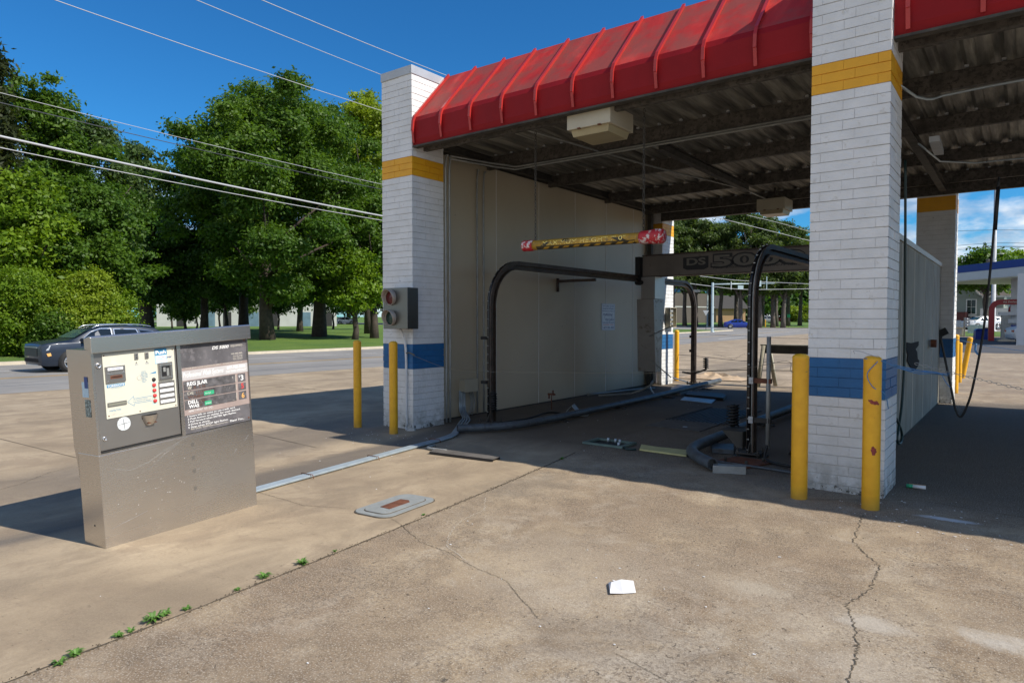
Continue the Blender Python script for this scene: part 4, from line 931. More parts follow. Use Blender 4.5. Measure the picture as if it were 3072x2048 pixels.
def ceiling_light(x0, x1, y0, y1, z0, z1, label):
    t = thing('ceiling_light', label, 'ceiling light', ((x0+x1)/2, (y0+y1)/2, z0), group='beige box lights under the bay roof')
    mb = MB(); mb.box((x0, y0, z0), (x1, y1, z1)); h = mb.build('housing', M['beige'], t, bevel=.006)
    mb = MB(); m_ = .035; d = .075
    mb.add([(x0+m_, y0+m_, z0-.001), (x1-m_, y0+m_, z0-.001), (x1-m_, y1-m_, z0-.001), (x0+m_, y1-m_, z0-.001), (x0+m_+.02, y0+m_+.02, z0-d), (x1-m_-.02, y0+m_+.02, z0-d), (x1-m_-.02, y1-m_-.02, z0-d), (x0+m_+.02, y1-m_-.02, z0-d)],
           [(0, 1, 5, 4), (1, 2, 6, 5), (2, 3, 7, 6), (3, 0, 4, 7), (4, 5, 6, 7)])
    mb.build('lens', M['lens'], t)
    for fx in (.25, .72): mb = MB(); mb.box((x0+(x1-x0)*fx, y0-.006, z0-.006), (x0+(x1-x0)*fx+.04, y0+.02, z0+.008)); mb.build('clip', M['rust'], t)
    mb = MB(); mb.cyl(((x0+x1)/2, (y0+y1)/2, z1), ((x0+x1)/2, (y0+y1)/2, 4.1), .02, 8); mb.build('stem', M['steel_dark'], t)
ceiling_light(-4.235, -3.67, 6.625, 7.18, 3.685, 3.895, 'beige box light under the front edge of the red canopy')
ceiling_light(-4.20, -3.67, 13.45, 14.0, 3.64, 3.86, 'beige box light at the back of the bay near the pines')
# entry signal
SG = thing('signal_light', 'stainless entry signal box with red and green lenses on the left brick pier', 'signal light', (-6.76, 6.3, 1.38))
mb = MB(); mb.box((-7.00, 6.30, 1.385), (-6.53, 6.505, 1.94)); mb.build('housing', M['ss_sig'] if 'ss_sig' in M else M.setdefault('ss_sig', stainless('tarnished_stainless', (.20, .20, .185), .4)), SG, bevel=.006)
mb = MB(); mb.box((-6.665, 6.506, 1.44), (-6.548, 6.517, 1.93)); mb.build('blue_backing', M['blue_band'], SG)
for zc, mat, nm in ((1.81, 'red_lens', 'red_lens'), (1.535, 'green_lens', 'green_lens')):
    cx = -6.845
    mb = MB(); mb.lathe((cx, 6.296, zc), (0, -1, 0), [(0, .018), (.05, .014), (.094, .002), (.096, 0)], 28); ls = mb.build(nm, M[mat], SG)
    mb = MB(); mb.lathe((cx, 6.296, zc), (0, -1, 0), [(.094, 0), (.094, .022), (.104, .022), (.106, 0)], 28); mb.build('bezel', M['beige_metal'] if 'beige_metal' in M else M.setdefault('beige_metal', paint('tan_visor', (.36, .31, .26), .5, .1, metal=.3)), ls)
    mb = MB(); n = 28; vs = []           # cut-away visor
    for i in range(n+1):
        a = R(-62+ (304)*i/n); d = .075 if True else 0
        L = .02+.075*max(0, math.sin(R(10+160*i/n)))
        for rr_, l in ((.108, 0), (.108, L), (.104, L), (.104, 0)): vs.append((cx+rr_*math.cos(a), 6.296-l, zc+rr_*math.sin(a)))
    mb.add(vs, [(4*i+j, 4*i+4+j, 4*i+5+j, 4*i+1+j) for i in range(n) for j in range(3)], 0, True); mb.build('visor', M['beige_metal'], SG)
o = pipe('signal_conduit', [(-6.79, 6.42, 1.38), (-6.775, 6.48, 1.22), (-6.765, 6.50, .98), (-6.765, 6.50, .22), (-6.74, 6.49, .09), (-6.66, 6.40, .015), (-6.55, 6.46, .01)], .017, M['white'], None, 10, 5); tag(o, 'white painted conduit on the left pier, running down from the signal light', 'conduit')
# wall conduits, junction box
for i, (x, y, lab) in enumerate(((-6.635, 7.17, 'conduit tight against the inner corner of the left pier'), (-6.625, 7.24, 'conduit just right of the pier corner, second from the pier'), (-6.90, 8.18, 'grey wall conduit left of the arched rail, nearer the entrance'), (-6.90, 8.34, 'grey wall conduit right behind the arched rail'))):
    o = pipe('wall_conduit', [(x, y, .02), (x, y, 2), (x, y, 3.7), (x+.03, y+.03, 3.86)], .015, M['galv_dull'], None, 8, 3); tag(o, 'dull vertical '+lab, 'conduit', 'vertical conduits on the left wall')
JB = thing('junction_box', 'beige junction box low on the left wall with conduits below', 'junction box', (-6.88, 7.9, .4))
mb = MB(); mb.box((-6.928, 7.77, .405), (-6.80, 8.05, .585)); bx = mb.build('box', M['beige'], JB, bevel=.006)
mb = MB(); mb.box((-6.80, 7.755, .395), (-6.79, 8.065, .595)); mb.build('lid', M['beige'], JB, bevel=.003)
for j in range(3): pipe('hose_tail', [(-6.86, 7.93+.035*j, .41), (-6.85, 7.97+.04*j, .25), (-6.85, 7.95+.04*j, .12), (-6.88, 7.90+.06*j, .02)], .009, M['galv_dull'], JB, 8, 4)
# wall sign
WS = thing('wall_sign', 'white notice with blue lettering on the left wall beyond the height bar', 'sign', (-6.92, 12.45, 1.58))
mb = MB(); mb.box((-6.928, 12.17, 1.295), (-6.918, 12.735, 1.85)); sgn = mb.build('sign_board', M['sign_wh'] if 'sign_wh' in M else M.setdefault('sign_wh', paint('white_sign', (.72, .78, .84), .5, .04)), WS)
mb = MB(); frame2 = [((-6.9178, 12.18, 1.305), (-6.9172, 12.725, 1.311)), ((-6.9178, 12.18, 1.834), (-6.9172, 12.725, 1.84)), ((-6.9178, 12.18, 1.311), (-6.9172, 12.186, 1.834)), ((-6.9178, 12.719, 1.311), (-6.9172, 12.725, 1.834))]
for a, b in frame2: mb.box(a, b)
mb.build('border', M['navy_ink'], sgn)
YY = (0, 1, 0); os_ = (-6.918, 0, 0)
for s, y0, z0, w, h, sh in (('For Quality Carwash', 12.22, 1.785, .47, .032, 0), ('Equipment & Repairs', 12.22, 1.735, .47, .032, 0), ('Distribution by Contact Us', 12.20, 1.685, .51, .026, 0), ('Professional', 12.23, 1.60, .40, .05, .3), ('Wash Systems', 12.33, 1.50, .36, .045, .3), ('CAR WASH SPECIALISTS', 12.21, 1.44, .49, .028, 0), ('NASHVILLE  OFFICE', 12.24, 1.40, .43, .022, 0), ('1-877-785-3805', 12.22, 1.33, .47, .042, 0)):
    text('lettering', s, y0, z0, w, h, M['navy_ink'] if 'NASH' not in s else M['button_red'], sgn, os_, YY, ZZ, sh, .001, bold=.01)
mb = MB(); n = 28; vs = []
for i in range(n):
    a = 2*math.pi*i/n
    for rr_ in (.95, 1.0): vs.append((-6.9172, 12.45+.16*rr_*math.cos(a), 1.565+.085*rr_*math.sin(a)))
mb.add(vs, [(2*i, 2*i+1, (2*i+3) % (2*n), (2*i+2) % (2*n)) for i in range(n)]); mb.build('oval_mark', M['navy_ink'], sgn)
# tall dark board by the far left pier
VB = thing('menu_board', 'tall dark menu board with red, blue and yellow bands beside the far left pier', 'sign', (-6.8, 14.30, 0))
mb = MB(); mb.box((-6.95, 14.28, .06), (-6.70, 14.36, 2.36)); vb = mb.build('board', M['sign_dark'], VB)
for nm, z0, z1, c_ in (('red_band', 1.75, 2.1, (.16, .01, .01)), ('navy_band', 1.3, 1.7, (.01, .015, .06)), ('yellow_band', .98, 1.26, (.18, .12, .0)), ('blue_band', .72, .95, (.01, .05, .14))):
    mb = MB(); mb.box((-6.945, 14.276, z0), (-6.705, 14.279, z1)); mb.build(nm, paint(nm, c_, .4, .1), vb)
text('lettering', 'SE', -6.85, .80, .12, .07, M['white_flat'], vb, (0, 14.276, 0), XX, ZZ)
mb = MB(); mb.box((-6.80, 14.274, .42), (-6.74, 14.279, .56)); mb.build('paper_note', M['white_flat'], vb)
# meter box on the far left pier
MBX = thing('meter_box', 'open grey meter box on the sunlit far left pier above its blue band', 'meter box', (-6.6, 14.85, 1.35))
mb = MB(); mb.box((-6.652, 14.68, 1.34), (-6.645, 15.03, 1.80)); mb.box((-6.645, 14.68, 1.34), (-6.53, 14.69, 1.80)); mb.box((-6.645, 15.02, 1.34), (-6.53, 15.03, 1.80)); mb.box((-6.645, 14.69, 1.79), (-6.53, 15.02, 1.80)); mb.box((-6.645, 14.69, 1.34), (-6.53, 15.02, 1.35)); mb.build('case', M['beige'], MBX)
mb = MB()
for z in (1.42, 1.52, 1.62, 1.72): mb.box((-6.64, 14.75, z-.03), (-6.57, 14.93, z+.03))
mb.build('switches', M['galv_dull'], MBX)

# ================================================================ THINGS ON THE FLOOR
def hollow(name, path, r, mat, par=None, sm=5):
    P = bez(path, sm); mb = MB(); mb.tube(P, r, 20, cap=False); mb.tube(P, r*.86, 20, cap=False)
    for e, s_ in ((0, 1), (-1, -1)):
        T = (P[1]-P[0]).normalized() if e == 0 else (P[-2]-P[-1]).normalized()
        mb.lathe(P[e], T, [(r, 0), (r*.86, 0)], 20)
    mb.lathe(P[0]+(P[1]-P[0])*.9, (P[1]-P[0]), [(0, 0), (r*.86, 0)], 20)
    return mb.build(name, mat, par)
gl = thing('guide_rail', 'long grey tyre guide pipe lying along the left wall of the bay', 'guide pipe', (-5.5, 11, 0), group='tyre guide pipes on the bay floor')
hollow('pipe', [(-5.93, 6.62, .075), (-5.62, 7.05, .075), (-5.45, 7.5, .08), (-5.42, 8.2, .08), (-5.44, 9.5, .08), (-5.48, 11.5, .08), (-5.52, 13.5, .10), (-5.56, 15.25, .12)], .052, M['pvc'], gl)
for y in (8.4, 10.2, 12.2, 14.2): mb = MB(); mb.box((-5.56, y-.05, 0), (-5.34, y+.05, .018)); mb.box((-5.46, y-.01, .018), (-5.44, y+.01, .03)); mb.build('bracket', M['steel_dark'], gl)
gr_ = thing('guide_rail', 'grey tyre guide pipe with open bent end beside the right arched rail', 'guide pipe', (-2.9, 9, 0), group='tyre guide pipes on the bay floor')
hollow('pipe', [(-2.42, 6.46, .085), (-2.66, 6.70, .085), (-2.86, 7.02, .09), (-2.90, 7.5, .10), (-2.90, 8.4, .10), (-2.92, 10, .10), (-2.93, 13.9, .10)], .058, M['pvc'], gr_)
for y in (7.9, 9.8, 12, 13.6): mb = MB(); mb.box((-3.0, y-.05, 0), (-2.78, y+.05, .018)); mb.box((-2.92, y-.01, .018), (-2.89, y+.01, .05)); mb.build('bracket', M['steel_dark'], gr_)
def floor_plate(label, name, cat, pts, th, mat, z0=.004, tilt=0):
    mb = MB(); mb.poly([(x, y, z0) for x, y in pts], (0, 0, th)); o = mb.build(name, mat); return tag(o, label, cat)
floor_plate('small pale plate lying against the open end of the right guide pipe', 'steel_plate', 'metal plate', [(-2.40, 6.42), (-2.12, 6.55), (-2.14, 6.62), (-2.44, 6.56)], .075, M['galv_dull'])
BP = thing('anchor_plate', 'rusty anchor plate under the right arched rail', 'metal plate', (-2.3, 7.05, 0))
mb = MB(); mb.poly([(-2.60, 6.95, .004), (-2.20, 6.82, .004), (-2.05, 7.25, .004), (-2.45, 7.38, .004)], (0, 0, .012)); mb.build('plate', M['rust'], BP)
for x, y in ((-2.48, 7.0), (-2.24, 6.93), (-2.15, 7.2)): mb = MB(); mb.cyl((x, y, .016), (x, y, .06), .014, 8); mb.build('bolt', M['steel_dark'], BP)
# fallen long channel with a short pipe
FC = thing('floor_channel', 'flat dark metal channel lying at the sunny edge, fed by a grey pipe', 'metal channel', (-4.8, 5.65, 0))
c4 = [gp(*p) for p in ((1288, 1362), (1310, 1352), (1500, 1378), (1478, 1386))]
mb = MB(); mb.poly([(p.x, p.y, .028) for p in c4], (0, 0, .004)); mb.build('top_plate', M['steel_dark2'] if 'steel_dark2' in M else M.setdefault('steel_dark2', paint('grey_plate', (.11, .10, .09), .85, .25, 6)), FC)
mb = MB(); a, b = c4[0], c4[3]; mb.poly([(a.x, a.y, .004), (b.x, b.y, .004), (b.x, b.y, .028), (a.x, a.y, .028)], (0, .006, 0)); a, b = c4[1], c4[2]; mb.poly([(a.x, a.y, .004), (b.x, b.y, .004), (b.x, b.y, .028), (a.x, a.y, .028)], (0, -.006, 0)); mb.build('channel_side', M['ink'], FC)
pa, pb_ = gp(1286, 1345), gp(1340, 1357); pipe('feed_pipe', [(pa.x-.02, pa.y+.12, .02), (pa.x, pa.y, .02), (pa.x+.08, pa.y-.06, .02), (pb_.x, pb_.y, .02)], .017, M['galv_dull'], FC, 8, 5)
# green frame of a floor grate
GF = thing('floor_frame', 'green painted rectangular floor frame with small bolts at the bay entrance', 'floor frame', (-3.95, 7.15, 0))
mb = MB()
for q in (((-4.24, 7.0, .005), (-3.70, 7.035, .03)), ((-4.24, 7.335, .005), (-3.70, 7.37, .03)), ((-4.24, 7.036, .005), (-4.19, 7.334, .03)), ((-3.75, 7.036, .005), (-3.70, 7.334, .03))): mb.box(*q)
M['green_metal'] = paint('faded_green_metal', (.13, .19, .17), .6, .2, 6, metal=.2); mb.build('frame', M['green_metal'], GF)
for x, y in ((-4.05, 7.3), (-3.95, 7.3), (-3.88, 7.28), (-3.8, 7.1)): mb = MB(); mb.cyl((x, y, .005), (x, y, .055), .016, 8); mb.build('bolt', M['galv'], GF)
mb = MB(); mb.box((-4.19, 7.036, .002), (-3.75, 7.334, .006)); mb.build('dark_pit', M['ink'], GF)
pipe('green_cable', [(-3.70, 7.05, .02), (-3.62, 6.95, .02), (-3.52, 7.0, .02)], .012, M['hose'], GF)
# yellow strip
ys_ = [gp(1850+a/3.137, 1000+b/3.137) for a, b in ((215, 1105), (232, 1062), (380, 1085), (665, 1115), (655, 1165), (400, 1130))]
mb = MB(); mb.poly([(p.x, p.y, .006) for p in ys_], (0, 0, .02)); tag(mb.build('yellow_strip', paint('dusty_yellow_strip', (.50, .47, .22), .7, .15, 9)), 'flat dusty yellow strip lying between green frame and right guide pipe', 'floor strip')
# grates in the bay floor
FG = thing('floor_grate', 'dark slotted drain grate in the middle of the bay floor', 'drain grate', (-3.9, 10.3, 0))
mb = MB(); mb.box((-4.25, 9.55, .001), (-3.45, 11.25, .005)); mb.build('pit', M['ink'], FG)
mb = MB()
for i in range(12): mb.box((-4.22+.066*i, 9.58, .005), (-4.22+.066*i+.022, 11.22, .012))
mb.build('bars', M['steel_dark'], FG)
mb = MB(); mb.box((-4.29, 9.5, .003), (-4.25, 11.3, .014)); mb.box((-3.45, 9.5, .003), (-3.41, 11.3, .014)); mb.build('rim', M['steel_dark'], FG)
DP = thing('drain_cover', 'flat dark plate in front of the slotted drain grate', 'drain cover', (-3.85, 9.1, 0)); mb = MB(); mb.box((-4.25, 8.72, .002), (-3.45, 9.48, .010)); mb.build('plate', M['steel_dark2'], DP); mb = MB(); mb.lathe((-3.75, 8.95, .010), (0, 0, 1), [(0, .004), (.03, .004), (.035, 0)], 12); mb.build('boss', M['galv'], DP)
# far floor plates
def px_plate(name, label, uv, th, mat):
    P = [gp(*p) for p in uv]; mb = MB(); mb.poly([(p.x, p.y, .006) for p in P], (0, 0, th)); return tag(mb.build(name, mat), label, 'metal plate')
U = lambda a, b: (1850+a/3.137, 1000+b/3.137)
px_plate('access_lid', 'grey raised access lid near the back upright of the left rail', [U(512, 575), U(512, 532), U(600, 502), U(745, 508), U(690, 560), U(600, 585)], .05, M['galv_dull'])
px_plate('pale_plate', 'pale blue grey plate lying on the floor past the left guide pipe', [U(600, 632), U(640, 600), U(935, 628), U(890, 665)], .012, M['galv'])
px_plate('black_tray', 'long black tray behind the pale plate on the bay floor', [U(640, 598), U(690, 565), U(1000, 588), U(1030, 610), U(1005, 635), U(935, 626)], .05, M['black'])
# bent brackets
def shoe(x, y, label, rz=0, s=1., mat='galv_dull'):
    t = thing('bent_bracket', label, 'metal bracket', (x, y, 0), (0, 0, rz)); mb = MB()
    mb.poly([(-.14*s, 0, .005), (.0, 0, .17*s), (.006, 0, .17*s), (-.128*s, 0, .005)], (0, .22*s, 0)); mb.poly([(0, 0, .17*s), (.14*s, 0, .005), (.132*s, 0, .005), (0, 0, .160*s)], (0, .22*s, 0)); mb.build('folded_plate', M[mat], t, local=True)
    mb = MB(); mb.bbox((.18*s, .1, .01), (.12, .16, .012)); mb.build('foot', M[mat], t, local=True); return t
shoe(-5.62, 8.95, 'folded grey metal bracket standing by the left wall behind the guide pipe', R(20))
shoe(-1.95, 7.75, 'folded dark bracket between the right rail and the pier', R(-30), 1., 'steel_dark2')
DB = thing('debris_stand', 'small rusty pedal stand on the floor near the left wall', 'floor fitting', (-6.3, 9.4, 0)); mb = MB(); mb.cyl((0, 0, 0), (0, 0, .25), .008, 6); mb.bbox((0, 0, .26), (.14, .03, .03)); mb.bbox((.03, 0, .30), (.02, .02, .06)); mb.bbox((-.05, 0, .22), (.02, .02, .07)); mb.build('stand', M['rust'], DB, local=True)
pipe_o = pipe('floor_hose', [(-5.95, 7.6, .03), (-5.9, 8.2, .03), (-5.9, 8.7, .06), (-5.72, 8.95, .03)], .014, M['black'], None, 8, 6); tag(pipe_o, 'black hose on the floor from the left rail foot to the folded bracket', 'hose')
hp_ = [gp(*U(a, b)) for a, b in ((360, 590), (318, 545), (330, 500), (380, 455), (460, 440), (560, 452), (680, 470))]
tag(pipe('floor_hose', [(p.x, p.y, .02+.10*math.sin(math.pi*i/6)) for i, p in enumerate(hp_)], .016, M['galv'], None, 8, 6), 'looped grey hose on the floor at the back of the bay', 'hose')
tag(pipe('floor_pipe', [(-6.85, 11.5, .03), (-6.7, 12.4, .03), (-6.5, 13.2, .03), (-6.35, 13.5, .03)], .022, M['galv_dull'], None, 8, 5), 'grey pipe on the floor against the left wall below the hanging arm', 'pipe')
tag(pipe('floor_conduit', [(-2.75, 6.93, .02), (-2.4, 6.9, .02), (-2.0, 6.88, .018), (-1.55, 6.8, .018)], .013, M['pvc'], None, 8, 5), 'thin grey conduit on the floor from right rail to right pier', 'conduit')
mb = MB(); q = [gp(*U(a, b)) for a, b in ((880, 1075), (1100, 1085), (1100, 1145), (900, 1130))]; mb.poly([(p.x, p.y, .01) for p in q], (0, 0, .05)); tag(mb.build('pipe_stub', M['pvc']), 'short grey pipe stub under the coil spring of the right rail', 'pipe')
# sawhorse at the back
SH = thing('sawhorse', 'weathered wooden sawhorse standing behind the bay', 'sawhorse', (-4.15, 15.6, 0))
for i, (x, y, dx, dy) in enumerate(((-4.66, 15.55, -.08, -.14), (-4.60, 15.72, .10, .22), (-3.62, 15.70, -.06, -.14), (-3.56, 15.85, .06, .22))):
    mb = MB(); a = Vector((x+dx, y+dy, 0)); b = Vector((x, y, .93)); mb.tube([a, b], .055, 4); mb.build('leg', M['wood'], SH)
mb = MB(); mb.box((-4.72, 15.56, .76), (-3.50, 15.60, .93)); mb.build('rail_board', M['steel_dark'], SH)
mb = MB(); mb.box((-4.74, 15.55, .931), (-3.48, 15.75, .96)); mb.build('top_board', M['wood'], SH)
# crumpled tarp / cardboard behind far bollard
TP = MB(); rnd = random.Random(4); n = 12; vs = []
for j in range(n):
    for i in range(n):
        a = i/(n-1)-.5; b = j/(n-1)-.5; vs.append((-6.3+a*1.7, 16.9+b*.9, .02+max(0, (.25-a*a-b*b))*.55*rnd.uniform(.2, 1.2)))
TP.add(vs, [(j*n+i, j*n+i+1, (j+1)*n+i+1, (j+1)*n+i) for j in range(n-1) for i in range(n-1)]); tag(TP.build('crumpled_tarp', paint('tan_tarp', (.48, .36, .24), .8, .2, 5)), 'crumpled tan tarp on the ground behind the far left bollard', 'tarp')
# litter
P1 = MB(); q = [gp(*p) for p in ((1825, 1750), (1830, 1785), (1908, 1780), (1900, 1746))]
P1.add([(q[0].x, q[0].y, .006), (q[1].x, q[1].y, .012), (q[2].x, q[2].y, .006), (q[3].x, q[3].y, .010), ((q[0].x+q[3].x)/2, (q[0].y+q[3].y)/2, .022), ((q[1].x+q[2].x)/2, (q[1].y+q[2].y)/2, .006), (q[0].x+.03, q[0].y-.02, .028)], [(0, 1, 5, 4), (4, 5, 2, 3), (0, 6, 1)])
tag(P1.build('paper_sheet', M['white_flat']), 'crumpled white paper lying on the sunlit concrete in the foreground', 'paper')
LT = thing('snack_wrapper', 'green and white snack tube lying in the shade right of the right pier', 'litter', (-.73, 6.93, .02), (0, 0, R(5)))
mb = MB(); mb.cyl((-.03, 0, 0), (.07, 0, 0), .016, 10); mb.build('white_half', M['white_flat'], LT, local=True); mb = MB(); mb.cyl((-.08, 0, 0), (-.03, 0, 0), .017, 10); mb.build('green_end', M['green_ink'], LT, local=True); mb = MB(); mb.box((-.06, .018, -.01), (.07, .045, .012)); mb.build('orange_flap', M['orange_ink'], LT, local=True)
mb = MB(); rnd = random.Random(12)
for (cx, cy, sx1, sy1, nn) in ((-.75, 6.0, .5, .5, 42), (-6.5, 5.9, 1.0, .5, 45), (-.3, 5.6, .35, .25, 22), (-1.65, 3.4, .35, .3, 8), (-5.8, 4.6, .9, 1.0, 26), (-3.3, 7.3, 1.6, .6, 20), (-4.5, 10.5, 1.5, 3, 24), (-1.5, 3, 2.5, 1.5, 26)):
    for _ in range(nn):
        x, y = rnd.gauss(cx, sx1*.6), rnd.gauss(cy, sy1*.6); s_ = rnd.uniform(.002, .009); a = rnd.random()*6
        if -1.53 < x < -.9 and y > 6.36: continue
        pts = [(x+s_*math.cos(a+q)*rnd.uniform(.5, 1.5), y+s_*math.sin(a+q)*rnd.uniform(.4, .9), .004) for q in (0, 1.5, 3.1, 4.6)]
        mb.poly(pts, (0, 0, .002))
tag(mb.build('paint_flakes', M['white_flat']), 'fallen white paint flakes and crumbs', None, None, 'stuff')
mb = MB(); rnd = random.Random(22)
for _ in range(420):
    x, y = rnd.uniform(-3.2, 1.0), rnd.uniform(1.2, 5.5); s_ = rnd.uniform(.0012, .0038); mb.bbox((x, y, s_*.4), (s_*rnd.uniform(1, 2), s_, s_), (0, 0, rnd.random()*3))
tag(mb.build('loose_gravel', paint('dark_gravel', (.08, .06, .045), .9, .5, 30)), 'tiny dark stones scattered on the foreground slab', None, None, 'stuff')
# grit gathered in the joint
mb = MB(); rnd = random.Random(31)
for _ in range(900):
    v = rnd.uniform(.2, 6.2); x = -3.261-.0694*v-.007416*v*v+rnd.gauss(0, .014); s_ = rnd.uniform(.0012, .004)
    mb.bbox((x, v, s_*.5+.002), (s_*1.6, s_, s_), (0, 0, rnd.random()*3))
tag(mb.build('joint_grit', paint('joint_grit', (.10, .075, .045), .9, .5, 40)), 'dirt and grit gathered along the slab joint', None, None, 'stuff')
# weeds in the joint
M['weed'] = paint('weed_green', (.085, .19, .025), .6, .4, 30, bump=0, dirt=(.28, .24, .09), dcut=.6)
def weed(x, y, s, n, seed, label):
    s *= .8; n = int(n*1.5)
    t = thing('weed_tuft', label, 'weed', (x, y, 0), (0, 0, seed), 'weeds in the slab joint'); rnd = random.Random(seed); mb = MB()
    for i in range(n):
        a = rnd.random()*6.28; L = s*rnd.uniform(.5, 1); h = L*rnd.uniform(.25, .9); w = .005+.03*s; dx, dy = math.cos(a), math.sin(a); nx2, ny2 = -dy*w, dx*w
        vs = [(nx2*.5, ny2*.5, 0), (-nx2*.5, -ny2*.5, 0), (dx*L*.5+nx2, dy*L*.5+ny2, h*.8), (dx*L*.5-nx2, dy*L*.5-ny2, h*.8), (dx*L, dy*L, h*.7)]
        mb.add(vs, [(0, 1, 3, 2), (2, 3, 4)])
    mb.build('leaves', M['weed'], t, local=True)
for i, (u, v, s, n, lab) in enumerate(((180, 1992, .05, 18, 'flat weed tuft nearest the camera at the lower left corner'), (228, 1965, .055, 22, 'second weed tuft from the lower left end of the joint'), (355, 1910, .045, 16, 'third weed tuft along the joint from lower left'), (393, 1893, .04, 14, 'thin weed tuft just left of the biggest weed'),
        (462, 1862, .085, 34, 'biggest weed tuft in the slab joint'), (497, 1846, .06, 22, 'weed tuft touching the biggest one on its right'), (560, 1828, .045, 16, 'sparse weed tuft right of the biggest one'), (712, 1770, .035, 14, 'tiny weed tuft between the biggest weed and two bright ones'),
        (793, 1732, .075, 26, 'bright spiky weed tuft, first of two bright ones'), (907, 1692, .075, 26, 'bright spiky weed tuft, farther of the two bright ones'), (1005, 1654, .03, 10, 'tiny weed sprig beyond the bright spiky tufts'), (1270, 1545, .03, 10, 'tiny weed sprig beside the pull box'), (1685, 1378, .06, 14, 'dry weed at the shadow edge near the far end of the joint'))):
    p = gp(u, v); weed(p.x, p.y, s, n, i+1, lab)
# ropes, wires, hoses, chains across the bay
def rope(name, label, cat, pts, r, mat, n=6, sm=6): return tag(pipe(name, pts, r, M[mat], None, n, sm), label, cat)
yr = 6.06
rope('rope', 'thin rope strung across the bay entrance from left pier to right bollard', 'rope', [(-6.60, 6.45, 1.03)]+[tuple(py_(u, v, yr+.25)) for u, v in ((1350, 1106), (1484, 1115), (1680, 1117), (1958, 1119), (2223, 1105))]+[tuple(py_(2360, 1083, yr)), (-1.55, 5.93, 1.07), (-1.42, 5.93, 1.075)], .0022, 'twine_grey' if 'twine_grey' in M else (M.setdefault('twine_grey', paint('grey_twine', (.15, .14, .11), .8, .2)) and 'twine_grey'))
rope('rope_knot', 'knotted bit of rope on the left pier above its blue band edge', 'rope', [(-6.80, 6.50, 1.08), (-6.74, 6.49, 1.05), (-6.70, 6.49, 1.06), (-6.60, 6.5, 1.03)], .009, 'twine_grey')
rope('wire', 'wire between the bollards behind the bay, tied to the far left one', 'wire', [tuple(py_(u, v, 15.8)) for u, v in ((2030, 1063), (2130, 1072), (2225, 1082), (2382, 1089), (2600, 1092))], .006, 'wire_dark')
rope('chain_line', 'sagging grey line across the back opening near the ground', 'rope', [tuple(py_(u, v, 15.7)) for u, v in ((2030, 1108), (2130, 1113), (2225, 1109), (2270, 1110), (2420, 1112))], .010, 'twine_grey')
rope('wire', 'upper thin wire across the back opening in front of the street', 'wire', [tuple(py_(u, v, 16.2)) for u, v in ((2070, 1001), (2180, 1005), (2300, 1012), (2450, 1017))], .004, 'wire_dark')
# blue twine and chain on the right bollard
tw = thing('blue_twine', 'tangled blue twine tied round the chipped bollard and the right pier', 'twine', (-.9, 6.1, 1.15))
bt = [(-1.0, 5.92, 1.20), (-.90, 5.94, 1.19), (-.80, 6.05, 1.14), (-.66, 6.12, 1.10), (-.55, 6.2, 1.09), (-.46, 6.25, 1.07)]
pipe('strand', bt, .004, M['twine'], tw, 5, 6)
rnd = random.Random(3)
for j in range(4): pipe('strand', [(x+rnd.uniform(-.02, .02), y+rnd.uniform(-.02, .02), z+rnd.uniform(-.018, .018)) for x, y, z in bt[2:]], .003, M['twine'], tw, 5, 6)
pipe('strand', [(-.90, 5.91, 1.18), (-.97, 5.90, 1.08), (-.93, 5.9, .98), (-.86, 6.0, .92), (-.84, 6.05, .80)], .0035, M['twine'], tw, 5, 6)
pipe('strand', [(-.5, 6.2, 1.08), (-.47, 6.2, 1.02), (-.44, 6.2, .98)], .003, M['twine'], tw, 5, 6)
pipe('wire_hook', [(-1.06, 5.90, 1.235), (-1.07, 5.90, 1.26), (-1.02, 5.9, 1.255), (-.97, 5.92, 1.235), (-.9, 5.95, 1.21)], .003, M['wire'], tw, 5, 6)
CHN = thing('barrier_chain', 'thin chain across the right bay entrance', 'chain', (0, 6.3, 1))
chain('links', tuple(py_(2745, 1090, 6.25)), tuple(py_(3250, 1205, 6.25)), .030, .0019, M['galv_dull'], CHN, .01)
rope('cord_line', 'blue cord across the back of the right bay above the far bollards', 'twine', [tuple(py_(u, v, 15.2)) for u, v in ((2858, 1016), (2915, 1028), (2932, 1033), (3072, 1053), (3300, 1085))], .005, 'twine')
tt = [(2928, 1030), (2926, 1050), (2934, 1062), (2942, 1058)]
rope('cord_tail', 'hanging tail knotted on the blue cord behind the right bay', 'twine', [tuple(py_(u, v, 15.19)) for u, v in tt], .02, 'twine')
hz = [(2997, 531), (2985, 650), (2972, 800), (2949, 1000), (2920, 1153), (2902, 1215), (2882, 1250), (2866, 1225), (2855, 1172), (2838, 1090), (2821, 1008)]
HZ = thing('pressure_hose', 'black hose hanging in a long loop from the right bay ceiling', 'hose', tuple(py_(2972, 800, 8.5)))
pipe('hose', [tuple(py_(u, v, 8.5)) for u, v in hz], .012, M['black'], HZ, 8, 5)
a, b = py_(2995, 560, 8.5), py_(2985, 690, 8.5); mb = MB(); mb.cyl(a, b, .019, 8); mb.build('ferrule', M['ink'], HZ)
hz = [px_(u, v, -1.07) for u, v in ((2716, 480), (2716, 700), (2715, 900), (2713, 1080), (2708, 1180), (2701, 1250))]
tag(pipe('wall_hose', [tuple(p) for p in hz]+[tuple(px_(u, v, -1.07)) for u, v in ((2692, 1310), (2694, 1328), (2702, 1328), (2706, 1305), (2700, 1280), (2688, 1255))], .014, M['hose'], None, 8, 5), 'dark green hose hanging down the centre wall right of the right pier', 'hose')
WD = thing('spray_wand', 'black spray wand leaning on the far right pier by its blue band', 'spray wand', tuple(py_(2818, 1010, 14.3)))
